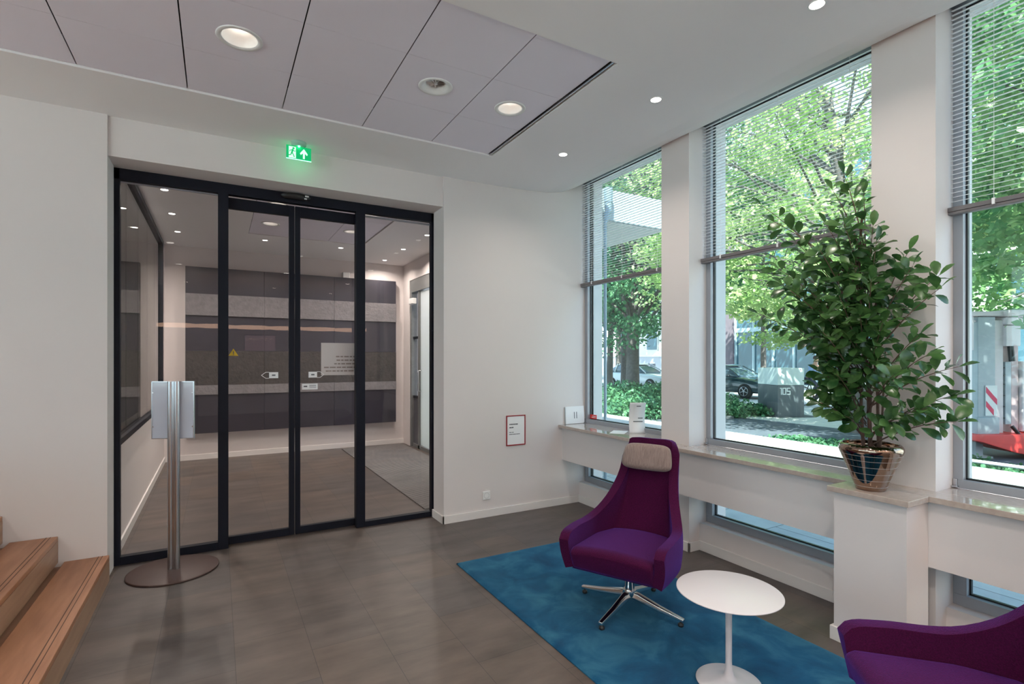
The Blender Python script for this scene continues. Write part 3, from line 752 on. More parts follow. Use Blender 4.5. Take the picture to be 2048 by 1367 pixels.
def make_chair():
    root = empty('armchair', (0, 0, 0))
    NT, NK = 64, 16
    vs = []; fs = []
    for i in range(NT + 1):
        t = -1 + 2 * i / NT; sgn = 1 if t >= 0 else -1; T_ = abs(t)
        b_ = cat(BOT, T_); t_ = cat(TOP, T_)
        if T_ > .90: t_[2] -= .040 * (1 - math.sqrt(max(0, 1 - ((T_ - .90) / .10) ** 2)))
        for k in range(NK + 1):
            v = k / NK
            x = b_[0] + (t_[0] - b_[0]) * v; y = (b_[1] + (t_[1] - b_[1]) * v) * sgn; z = b_[2] + (t_[2] - b_[2]) * v
            w = max(0, 1 - (T_ / .55) ** 2)
            x -= .032 * math.sin(PI * v) * w
            # arms bow outward a little
            y += sgn * .010 * math.sin(PI * v) * min(1, T_ / .6)
            vs.append((x, y, z))
    for i in range(NT):
        for k in range(NK):
            a = i * (NK + 1) + k
            fs.append((a, a + 1, a + NK + 2, a + NK + 1))
    sh = MB(); sh.add(vs, fs, True)
    s = sh.build('shell', FABRIC, root, autofix=False)
    so = s.modifiers.new('sol', 'SOLIDIFY'); so.thickness = .058; so.offset = .05; so.use_even_offset = False
    bv = s.modifiers.new('bev', 'BEVEL'); bv.width = .027; bv.segments = 5; bv.limit_method = 'ANGLE'; bv.angle_limit = R(50)
    # underside of the shell
    ub = MB(); vs = []; n = 40
    ring = []
    for i in range(n + 1):
        t = -1 + 2 * i / n; c = cat(BOT, abs(t)); ring.append((c[0] * .97, c[1] * .97 * (1 if t >= 0 else -1)))
    vs = [(x, y, .285) for x, y in ring] + [(x * .8, y * .8, .268) for x, y in ring]
    m = n + 1
    fs = [(i, (i + 1) % m, (i + 1) % m + m, i + m) for i in range(m)] + [tuple(range(m, 2 * m)), tuple(reversed(range(m)))]
    ub.add(vs, fs); ub.build('seat_pan', FABRIC, root)
    # seat cushion
    sc = MB(); nx, ny = 14, 14; top = []; 
    def cw(x): return .252 if x > -.05 else .252 - (-.05 - x) * .35
    vs = []
    for i in range(nx + 1):
        x = -.235 + (.325 + .235) * i / nx
        for j in range(ny + 1):
            q = -1 + 2 * j / ny; y = q * cw(x)
            z = .405 + .018 * (1 - q * q) + .012 * (i / nx)
            if i == nx: z -= .022
            if i == 0: z -= .01
            vs.append((x, y, z))
    for i in range(nx + 1):
        x = -.235 + (.285 + .235) * i / nx
        for j in range(ny + 1):
            q = -1 + 2 * j / ny; vs.append((x, q * cw(x) * .99, .288))
    W = ny + 1; o2 = (nx + 1) * W; fs = []
    for i in range(nx):
        for j in range(ny):
            a = i * W + j; fs.append((a, a + W, a + W + 1, a + 1)); fs.append((o2 + a, o2 + a + 1, o2 + a + W + 1, o2 + a + W))
    for j in range(ny):
        fs.append((j, j + 1, o2 + j + 1, o2 + j)); a = nx * W + j; fs.append((a + 1, a, o2 + a, o2 + a + 1))
    for i in range(nx):
        a = i * W; fs.append((a + W, a, o2 + a, o2 + a + W)); a = i * W + ny; fs.append((a, a + W, o2 + a + W, o2 + a))
    sc.add(vs, fs, True)
    cu = sc.build('seat', FABRIC, root)
    bv = cu.modifiers.new('bev', 'BEVEL'); bv.width = .022; bv.segments = 4; bv.limit_method = 'ANGLE'; bv.angle_limit = R(50)
    # headrest: soft pad on the upper back
    hr = MB(); n, m = 24, 12
    vs = []; fs = []
    sq = lambda c, p: math.copysign(abs(c) ** p, c)
    for i in range(m + 1):
        ph = -PI / 2 + PI * i / m
        for j in range(n):
            th = 2 * PI * j / n
            x = .043 * sq(math.sin(ph), .9)
            rr = sq(math.cos(ph), .38)
            y = rr * sq(math.cos(th), .42); z = rr * sq(math.sin(th), .42)
            z_ = z * .088; y_ = y * (.165 - .012 * z)
            vs.append((x + .035 * y * y * .3, y_, z_))
    for i in range(m):
        for j in range(n):
            k = (j + 1) % n; fs.append((i * n + j, i * n + k, (i + 1) * n + k, (i + 1) * n + j))
    hr.add(vs, fs, True)
    ho = hr.build('headrest', HEADR, root, sub=1); ho.location = (-.318, 0, .880); ho.rotation_euler = (0, R(-16), 0)
    # swivel column and four-star foot
    MB().lathe([(.030, .115), (.030, .262), (.085, .264), (.085, .276)], 32).lathe([(.040, .085), (.044, .100), (.040, .120)], 32).build('swivel_column', CHROME, root)
    for k in range(4):
        a = R(-7 + 90 * k); M = Matrix.Rotation(a, 4, 'Z'); lg = MB()
        def q(x, w, z0, z1): return [M @ Vector(v) for v in ((x, -w, z0), (x, w, z0), (x, w * .75, z1), (x, -w * .75, z1))]
        secs = [q(.02, .026, .078, .112), q(.06, .025, .072, .108), q(.20, .020, .046, .074), q(.345, .0155, .028, .047)]
        vs = sum(secs, []); fs = [(3, 2, 1, 0), (12, 13, 14, 15)]
        for s_ in range(3):
            for j in range(4): fs.append((s_ * 4 + j, s_ * 4 + (j + 1) % 4, s_ * 4 + 4 + (j + 1) % 4, s_ * 4 + 4 + j))
        lg.add(vs, fs); leg = lg.build('leg', CHROME, root, bevel=.005)
        MB().lathe([(.014, .0), (.016, .003), (.016, .014), (.006, .018), (.006, .03)], 16, c=tuple(M @ Vector((.325, 0, 0)))).build('glide', BLACKP, leg)
    MB().tube([(-.05, -.12, .262), (-.05, -.30, .262), (-.05, -.345, .262)], [.004, .004, .009], 8).build('tilt_lever', BLACKP, root)
    return root
ch1 = make_chair()
ch2 = copy_tree(ch1)
ch1.location = (2.205, 2.430, .0175); ch1.rotation_euler = (0, 0, R(206.5))
ch2.location = (2.166, .722, .0175); ch2.rotation_euler = (0, 0, R(136))
gch = 'purple high-backed swivel armchairs on the rug'
tag(ch1, 'whole purple high-back swivel armchair with taupe headrest, behind the small white table', 'armchair', gch)
tag(ch2, 'purple armchair cut off by the lower right corner of the frame, nearest the camera', 'armchair', gch)

# ------------------------------------------------------------------ side table
tb = tag(empty('side_table', (2.112, 1.645, .0175)), 'small round white pedestal table on the blue rug between the armchairs', 'table')
MB().lathe([(.0001, .412), (.10, .413), (.19, .418), (.228, .426), (.237, .431), (.237, .434), (.234, .4355), (.0001, .4355)], 96, caps=False).build('tabletop', WHITEP, tb)
MB().lathe([(.0001, 0), (.145, 0), (.148, .003), (.145, .006), (.09, .011), (.04, .018), (.024, .03), (.0165, .06), (.0145, .10), (.0145, .30), (.016, .37), (.024, .405), (.03, .412), (.0001, .412)], 64, caps=False).build('pedestal_foot', WHITEP, tb)

# ------------------------------------------------------------------ potted plant
pp = tag(empty('potted_plant', (3.06, 1.49, .8505)), 'tall leafy green plant in a ribbed bronze pot on the pedestal by the windows', 'potted plant')
prof = []; GR = []
pr = [(.082, 0), (.088, .004), (.102, .04), (.118, .075), (.136, .112), (.154, .148), (.170, .180), (.182, .203), (.187, .216), (.185, .228), (.178, .238), (.168, .245), (.162, .246), (.160, .240), (.168, .22), (.15, .20)]
k = 0
for i in range(len(pr) - 1):
    prof.append(pr[i])
    if 1 <= i <= 6:
        r0, z0 = pr[i]; r1, z1 = pr[i + 1]
        GR.append(((r0 + r1) / 2, (z0 + z1) / 2))
prof.append(pr[-1])
prof = [(a * .80, b) for a, b in prof]
po = MB().lathe([(.0001, 0)] + prof + [(.0001, .20)], 96, caps=False).build('pot', BRONZE, pp)
gv = MB()
for a, b in GR: gv.lathe([(a * .80 - .0002, b - .0007), (a * .80 + .0006, b - .0005), (a * .80 + .0008, b + .0005), (a * .80, b + .0007)], 96, caps=False)
gv.build('groove_line', pbr('groove_grey', (.42, .40, .40), .5), po)
MB().lathe([(.0001, .212), (.126, .206)], 40, caps=False).build('soil', SOIL, pp)
pr2 = random.Random(11)
stems = MB(); lv = MB()
def leafmesh(mb, base, dirv, nrm, L, W):
    d = dirv.normalized(); s_ = d.cross(nrm).normalized(); n_ = s_.cross(d).normalized()
    vs = []
    for (t, w, dz) in ((0, .02, 0), (.22, .55, .02), (.45, .92, .035), (.68, 1, .03), (.88, .62, .0), (1, .05, -.04)):
        c = base + d * (L * t) + n_ * (dz * L)
        h = .10 * W * w
        vs += [c - s_ * (W / 2 * w) + n_ * h, c, c + s_ * (W / 2 * w) + n_ * h]
    fs = []
    for k in range(5):
        a = 3 * k; fs += [(a, a + 1, a + 4, a + 3), (a + 1, a + 2, a + 5, a + 4)]
    mb.add(vs, fs, True)
PB = Vector((3.06, 1.49, .8505))
def clampw(v):
    """keep the crown clear of the column face and window"""
    v = v.copy(); v.x = min(v.x, 3.265 if 1.25 < v.y < 1.64 else 3.40); v.z = max(v.z, .90)
    return v
def branch(p0, p1, sag=.05, r0=.006, nl=12, start=.35, L=.085, droop=0):
    mid = (p0 + p1) / 2 + Vector((0, 0, sag)); pts = []
    for k in range(9):
        t = k / 8; pts.append(clampw((p0 * (1 - t) ** 2 + mid * 2 * t * (1 - t) + p1 * t * t)))
    stems.tube([p - PB for p in pts], [r0 * (1 - .7 * k / 8) for k in range(9)], 6)
    for i in range(nl):
        t = start + (1 - start) * (i + pr2.random() * .7) / nl; t = min(t, 1); k = min(7, int(t * 8)); u = t * 8 - k
        p = pts[k].lerp(pts[k + 1], u); ax = (pts[k + 1] - pts[k]).normalized()
        a = i * 2.4 + pr2.uniform(-.4, .4)
        s1 = ax.cross(Vector((.1, .2, 1))).normalized(); s2 = ax.cross(s1)
        out = (s1 * math.cos(a) + s2 * math.sin(a))
        d = (out + ax * pr2.uniform(.3, .9) + Vector((0, 0, pr2.uniform(-.55, .25) - droop))).normalized()
        LL = L * pr2.uniform(.75, 1.2)
        e = p + d * LL
        lim = 3.285 if 1.2 < e.y < 1.7 else 3.41
        if e.x > lim: d = Vector((-abs(d.x), d.y, d.z)).normalized()
        nrm = Vector((-.35, -.35, .85)) + Vector((pr2.uniform(-.6, .6), pr2.uniform(-.6, .6), pr2.uniform(-.4, .3)))
        q = p + d * .012
        leafmesh(lv, q - PB, d, nrm, LL, LL * pr2.uniform(.54, .66))
    # tip leaf
    ax = (pts[8] - pts[7]).normalized(); leafmesh(lv, pts[8] - PB, ax, Vector((-.3, -.3, .9)), L, L * .5)
trunks = [([(0, 0, .20), (-.01, .005, .5), (.0, .03, .9), (-.02, .05, 1.25), (.0, .04, 1.5)], .011),
          ([(.02, -.03, .20), (.03, -.02, .5), (.02, .0, .85), (.03, -.03, 1.15)], .009),
          ([(-.03, .02, .20), (-.035, .03, .45), (-.03, .02, .8), (-.05, .10, 1.15)], .009),
          ([(.0, -.045, .20), (.02, -.05, .45), (.045, -.05, .75)], .007),
          ([(.035, .02, .20), (.045, .02, .5), (.03, .03, .9)], .006)]
for pts, r in trunks: stems.tube(pts, [r * (1 - .45 * k / (len(pts) - 1)) for k in range(len(pts))], 8)
# branch tips: (x, y, z) in metres about the pot foot, base height on the stem, leaves
tips = [(-.22, .44, 1.62, 1.05, 9), (-.24, .36, 1.50, 1.1, 9), (-.05, .10, 1.72, 1.3, 10), (-.02, .17, 1.66, 1.25, 9), (.0, .03, 1.60, 1.2, 14),
        (-.10, .16, 1.45, 1.0, 20), (-.15, .05, 1.42, 1.0, 20), (.05, .12, 1.40, 1.0, 20), (-.20, .26, 1.36, .9, 22), (-.05, -.05, 1.40, .95, 18), (.10, .22, 1.36, .95, 16),
        (-.12, -.12, 1.30, .85, 18), (-.28, .10, 1.28, .8, 22), (-.22, .34, 1.22, .8, 22), (-.05, .42, 1.16, .75, 20), (.10, .38, 1.22, .8, 16), (-.30, .26, 1.10, .7, 22),
        (.05, -.22, 1.26, .8, 16), (-.05, -.30, 1.16, .75, 18), (.12, -.36, 1.12, .75, 14), (-.20, -.14, 1.10, .7, 20), (-.02, -.44, 1.04, .7, 10),
        (-.30, .0, 1.02, .62, 20), (-.12, .52, .98, .62, 20), (-.22, .42, .86, .55, 20), (.0, .50, .80, .5, 16), (-.05, .34, .98, .6, 20), (-.30, .14, .84, .5, 22),
        (.05, .20, 1.16, .8, 18), (-.15, .24, .72, .4, 22), (-.08, .36, .62, .38, 22), (-.24, .08, .62, .35, 20), (-.05, .44, .54, .33, 16), (-.20, .26, .46, .28, 20),
        (-.10, .12, .42, .26, 14), (-.22, .02, .40, .25, 10), (-.15, -.18, .88, .55, 20), (.02, -.30, .82, .5, 16), (-.10, -.42, .72, .45, 18), (.10, -.48, .66, .45, 14),
        (-.20, -.28, .62, .4, 18), (-.14, -.14, .70, .4, 18), (-.08, -.40, .46, .28, 20), (.08, -.47, .52, .3, 18), (.0, -.52, .40, .24, 14), (-.18, -.26, .40, .24, 14),
        (-.22, -.08, .92, .6, 18), (.0, .0, 1.1, .8, 16), (-.1, .1, .95, .7, 18), (.06, -.1, .98, .7, 14), (-.26, .18, .95, .6, 20), (-.16, .0, 1.18, .8, 18), (-.12, .3, 1.05, .7, 18)]
for (x, y, z, zb, nl) in tips:
    y = y * (.72 if y < 0 else (1.12 if z > .95 else .60)); nl = int(nl * .6) if z > 1.42 and nl > 10 else int(nl * 1.15)
    b0 = PB + Vector((x * .08, y * .08 + .02, zb)); p1 = PB + Vector((x, y, z))
    branch(b0, p1, sag=.06, r0=.0045, nl=nl, start=.30 if nl > 10 else .22, L=.082)
for k in range(15):
    y = pr2.uniform(-.12, .26); x = pr2.uniform(-.28, .08); z = pr2.uniform(.45, 1.30)
    b0 = PB + Vector((0, .02, z - .22)); branch(b0, PB + Vector((x, y, z)), r0=.003, nl=11, L=.078)
stems.build('stems', BARK, pp); lv.build('foliage', LEAF, pp, autofix=False)

# ------------------------------------------------------------------ outside: ground
GZ = -.15
PAVE = tilemat('concrete_pavers', (.34, .35, .36), (.30, .31, .33), (.14, .14, .15), .6, .6, msize=.006, rough=.8, noise=.15)
ASPH = tilemat('shaded_path', (.085, .10, .125), (.075, .09, .115), (.05, .055, .06), .4, .2, msize=.004, rough=.85, noise=.2)  # asphalt path; tree shade put into its dark bluish colour
WALKM = tilemat('pale_sidewalk', (.58, .57, .55), (.55, .54, .53), (.40, .39, .38), .5, .5, msize=.01, rough=.85, noise=.1)
PAVEL = tilemat('bounce_terrace', (.72, .70, .66), (.68, .66, .63), (.5, .48, .46), .6, .6, msize=.006, rough=.85, noise=.08)  # kept pale so the added terrace reflects more sun
ROADM = pbr('pale_asphalt', (.38, .38, .39), .85, noise=.2, nscale=6)
STONEW = pbr('white_cast_stone', (.58, .57, .55), .8, noise=.08, nscale=9, bump=.2, bscale=40)
S(MB().box(3.6, 7.35, -12, 12, GZ, -.005).build('ground_paving', PAVE))
S(MB().box(7.35, 13.2, -14, 40, GZ - .1, GZ).build('ground_path', ASPH))
S(MB().box(13.2, 17.6, -14, 70, GZ - .1, GZ + .003).build('ground_sidewalk', WALKM))
S(MB().box(17.6, 29.5, -20, 80, GZ - .15, GZ - .01).build('ground_road', ROADM))
S(MB().box(29.5, 60, -30, 90, GZ - .1, GZ + .05).build('ground_far', WALKM))
S(MB().box(-30, XB - .2, -25, 12, GZ - .1, -.02).build('ground_added_terrace', PAVEL))  # unseen terrace, added to bounce sunlight up to the ceiling
S(MB().box(XB - 2.4, XB - .2, YB - .4, YW + .2, 3.45, 3.7).build('added_sky_blocker', CEIL))  # unseen overhang, added to keep sky light out of the left glazing
S(MB().box(17.5, 17.62, -14, 70, GZ - .1, GZ + .01).build('kerb', STONEW))
lw = MB()
k = 0; y = -4.0
while y < 9.5:
    lw.box(7.32, 7.62, y + .004, min(y + 1.17, 9.6), GZ, .20); lw.box(7.28, 7.66, y + .004, min(y + 1.17, 9.6), .205, .30); y += 1.18
tag(lw.build('low_garden_wall', STONEW, bevel=.012), 'low white stone garden wall outside, running parallel to the windows', 'wall')

nprnd = np.random.default_rng(5)
def leaf_cloud(name, cen, rad, n, size, mat, parent=None, flat=.35, up=1.0):
    """n kite-shaped leaves scattered in the given ellipsoidal clumps: one mesh"""
    cen = np.array(cen, float); rad = np.array(rad, float)
    idx = nprnd.integers(0, len(cen), n)
    d = nprnd.normal(size=(n, 3)); d /= np.linalg.norm(d, axis=1)[:, None]
    r = nprnd.random(n) ** (1 / 2.2)
    P_ = cen[idx] + d * r[:, None] * rad[idx]
    nr = nprnd.normal(size=(n, 3)) * .85; nr[:, 2] += up; nr /= np.linalg.norm(nr, axis=1)[:, None]
    t = nprnd.normal(size=(n, 3)); t -= nr * (t * nr).sum(1)[:, None]; t /= np.linalg.norm(t, axis=1)[:, None]
    b = np.cross(nr, t); s_ = size * (.6 + .8 * nprnd.random(n))[:, None]
    V = np.empty((n, 6, 3))
    V[:, 0] = P_ - t * s_ * .5; V[:, 1] = P_ + b * s_ * .36 - t * s_ * .12 + nr * s_ * .08; V[:, 2] = P_ + b * s_ * .26 + t * s_ * .25 + nr * s_ * .06
    V[:, 3] = P_ + t * s_ * .55; V[:, 4] = P_ - b * s_ * .26 + t * s_ * .25 + nr * s_ * .06; V[:, 5] = P_ - b * s_ * .36 - t * s_ * .12 + nr * s_ * .08
    me = bpy.data.meshes.new(name)
    me.vertices.add(n * 6); me.vertices.foreach_set('co', V.reshape(-1))
    base = np.arange(n) * 6
    F = np.stack([base, base + 1, base + 2, base + 3, base, base + 3, base + 4, base + 5], 1).reshape(-1)
    me.loops.add(n * 8); me.loops.foreach_set('vertex_index', F.astype(np.int32))
    me.polygons.add(n * 2); me.polygons.foreach_set('loop_start', (np.arange(n * 2) * 4).astype(np.int32))
    me.update(calc_edges=True); me.materials.append(mat)
    o = bpy.data.objects.new(name, me); COL.objects.link(o)
    if parent: o.parent = parent
    return o
def tree(label, x, y, tr, lean, cz, rx, rz, ncl, n, size, mat, group='street trees outside the windows', forkz=2.6, off=(0, 0), z0=GZ, clr=(.95, .38)):
    o = tag(empty('tree', (x, y, z0)), label, 'tree', group)
    r_ = random.Random(int(x * 100 + y * 7)); cz -= z0
    tr_m = MB(); top = Vector((lean[0], lean[1], cz + rz * .35))
    pts = [Vector((0, 0, 0)), Vector((0, 0, .12)), Vector((lean[0] * .15, lean[1] * .15, forkz * .5)), Vector((lean[0] * .3, lean[1] * .3, forkz)), Vector((lean[0] * .6, lean[1] * .6, (forkz + top.z) / 2)), top]
    tr_m.tube(pts, [tr * 1.5, tr * 1.15, tr, tr * .92, tr * .6, tr * .18], 14)
    cl = []; rd = []
    for i in range(ncl):
        while True:
            v = Vector((r_.uniform(-1, 1), r_.uniform(-1, 1), r_.uniform(-1, 1)))
            if v.length < 1 and v.length > .25: break
        v = v * (v.length ** -.45)
        c = Vector((off[0] + v.x * rx, off[1] + v.y * rx, cz + v.z * rz))
        k_ = r_.uniform(.7, 1.3); cl.append(tuple(c)); rd.append((clr[0] * k_, clr[0] * k_, clr[1] * k_))
        if i % 4 == 0:
            b0 = pts[3].lerp(pts[4], r_.uniform(-.1, 1.0)) if c.z < cz + rz * .3 else pts[4].lerp(pts[5], r_.uniform(.0, .8))
            m_ = (b0 + c) / 2 + Vector((0, 0, .3))
            tr_m.tube([b0, m_, c], [tr * .30, tr * .16, tr * .04], 7)
    tr_m.build('trunk', TREEBARK, o)
    leaf_cloud('crown', cl, rd, n, size, mat, o)
    return o
tree('sturdy tree with a bluish grey trunk rising from the ivy, seen through the first window', 13.2, 14.4, .235, (.2, .1), 7.4, 4.6, 5.4, 190, 34000, .13, TL3, clr=(1.0, .5))
tree('slim tree just behind the sturdy trunk, seen through the first window', 15.3, 18.2, .14, (.3, .0), 7.8, 4.4, 5.0, 110, 12000, .20, TL3, clr=(1.1, .5))
tree('bright green maple filling the upper middle window, trunk near the second column', 12.9, 6.5, .17, (-.3, .5), 6.3, 4.3, 4.4, 300, 52000, .10, TL1, off=(-.6, 1.3), clr=(.85, .28))
tree('leafy mid green tree behind the red lift in the right window', 10.6, .6, .18, (-.3, .4), 5.4, 3.1, 3.7, 190, 34000, .115, TL2, off=(-.2, .6), clr=(.8, .3))
tree('tree beyond the parked dark car, left part of the middle window', 17.4, 19.5, .2, (0, 0), 8.2, 4.8, 4.8, 120, 14000, .22, TL2, clr=(1.1, .5))
tree('tree across the road in front of the dark glass building', 24.8, 17.2, .14, (0, 0), 8.4, 4.4, 4.6, 110, 12000, .25, TL1, clr=(1.1, .5))
tree('distant tree behind the lift in the right window', 19.0, 4.2, .2, (0, 0), 6.6, 4.4, 5.2, 130, 16000, .2, TL2, clr=(1.1, .5))
tree('tree at the far left of the first window beyond the canopy', 12.0, 22.0, .2, (0, 0), 8.0, 5.2, 6.2, 120, 13000, .24, TL3, clr=(1.2, .6))
tree('tall tree far across the road behind the first window tree', 27.0, 31.0, .22, (0, 0), 10.5, 6.0, 6.5, 110, 11000, .32, TL2, clr=(1.5, .7))

# ivy beds and grass (nobody could count the leaves)
def bed(name, label, pts_, n, size, mat, cat_):
    o = leaf_cloud(name, [p[:3] for p in pts_], [p[3:] for p in pts_], n, size, mat, up=.8)
    return tag(o, label, cat_, kind='stuff')
pts_ = []
r_ = random.Random(3)
for i in range(120):
    x = r_.uniform(9.2, 14.6); y = r_.uniform(10.6, 21); hgt = .30 + .35 * math.exp(-((x - 12.6) ** 2 + (y - 13.6) ** 2) / 8)
    pts_.append((x, y, GZ + hgt * .5, .8, .8, hgt))
bed('ivy_bed', 'dense low green ivy bed around the sturdy tree, seen through the first window', pts_, 42000, .10, HEDGE, 'ivy')
pts_ = [(r_.uniform(12.9, 14.5), r_.uniform(9.9, 13.0), GZ + .10, .55, .55, .26) for i in range(60)]
bed('ivy_bed', 'low bright green ivy bed left of the grey 105 block', pts_, 16000, .09, HEDGE, 'ivy')
pts_ = [(r_.uniform(8.6, 10.6), r_.uniform(-2, 6.6), GZ + .04, .5, .5, .12) for i in range(90)]
bed('ground_cover', 'short green ground cover strip behind the low white garden wall', pts_, 30000, .07, HEDGE, 'ground cover')
pts_ = [(r_.uniform(8.4, 8.9), r_.uniform(10.2, 13.5), GZ + .05, .5, .5, .15) for i in range(40)]
bed('ground_cover', 'patch of green ground cover nearest the first window', pts_, 9000, .07, HEDGE, 'ground cover')
S(MB().box(12.55, 12.67, 9.7, 13.2, GZ, GZ + .08).build('kerb', pbr('dark_edging', (.12, .13, .13), .8)))

# ------------------------------------------------------------------ address block with the number 105
kb = tag(empty('address_block', (14.09, 9.32, GZ), -R(23.5)), 'grey street block with pale glass top and the number 105 in white', 'address pillar')
KG = pbr('block_grey', (.075, .09, .10), .35, noise=.1)
KT = pbr('block_glass_top', (.50, .58, .58), .25, noise=.08)
MB().box(0, .82, 0, 1.0, .0, .93).build('body', KG, kb, bevel=.008)
MB().box(.0, .82, .0, 1.0, .936, 1.43).build('glass_top', KT, kb, bevel=.006)
MB().box(-.05, 1.15, -.08, 1.05, -.0, .03).build('plinth', pbr('plinth_dark', (.09, .10, .11), .8), kb)
dg = MB(); H_, W_, s_ = .20, .115, .026
def seg(m, x, z, w, h): m.box(x, x + w, -.006, 0, z, z + h)
x0 = .07; z0 = .66
seg(dg, x0 + .03, z0, s_, H_); seg(dg, x0, z0 + H_ - s_, .03, s_)
x0 += .075
seg(dg, x0, z0, s_, H_); seg(dg, x0 + W_ - s_, z0, s_, H_); seg(dg, x0 + s_, z0, W_ - 2 * s_, s_); seg(dg, x0 + s_, z0 + H_ - s_, W_ - 2 * s_, s_)
x0 += W_ + .018
seg(dg, x0, z0 + H_ - s_, W_, s_); seg(dg, x0, z0 + H_ / 2 - s_ / 2, W_, s_); seg(dg, x0, z0, W_, s_); seg(dg, x0, z0 + H_ / 2 + s_ / 2, s_, H_ / 2 - 1.5 * s_); seg(dg, x0 + W_ - s_, z0 + s_, s_, H_ / 2 - 1.5 * s_)
dg.build('house_number', pbr('number_white', (.85, .85, .85), .5), kb)

# ------------------------------------------------------------------ canopy and drainpipe by the entrance
CANW = pbr('canopy_white', (.34, .39, .42), .6, noise=.03)
cn = tag(empty('entrance_canopy', (4.3, 8.2, 3.3)), 'white flat entrance canopy outside the first window', 'canopy')
MB().box(-.50, 1.08, -3.0, 3.0, .02, .42).build('fascia', CANW, cn, bevel=.01)
MB().box(-.48, 1.05, -2.97, 2.97, .0, .02).build('soffit', pbr('canopy_soffit', (.60, .60, .58), .6), cn)
ln = MB()
for y in (-1.9, 0, 1.9): ln.box(.1, .5, y - .35, y + .35, -.012, 0)
ln.build('strip_light', emis('canopy_light', (1, .93, .85), 2.2), cn)
S(MB().box(3.76, 3.80, 5.2, 11.2, 3.3, 3.7).build('wall_far_fascia', CANW))
dp = tag(empty('drainpipe', (4.30, 5.13, 0)), 'grey drainpipe with a flared head in front of the white canopy', 'drainpipe')
PIPE = pbr('pipe_zinc', (.30, .38, .45), .35, metal=.5)
MB().lathe([(.052, 3.52), (.056, 3.60), (.058, 3.66), (.058, 3.70)], 24).build('rain_head', PIPE, dp)
MB().tube([(0, 0, 3.53), (0, 0, 3.42), (-.02, 0, 3.34), (-.05, 0, 3.25), (-.05, 0, 1.5), (-.05, 0, 0)], [.048, .044, .038, .022, .02, .02], 16).build('pipe', PIPE, dp)

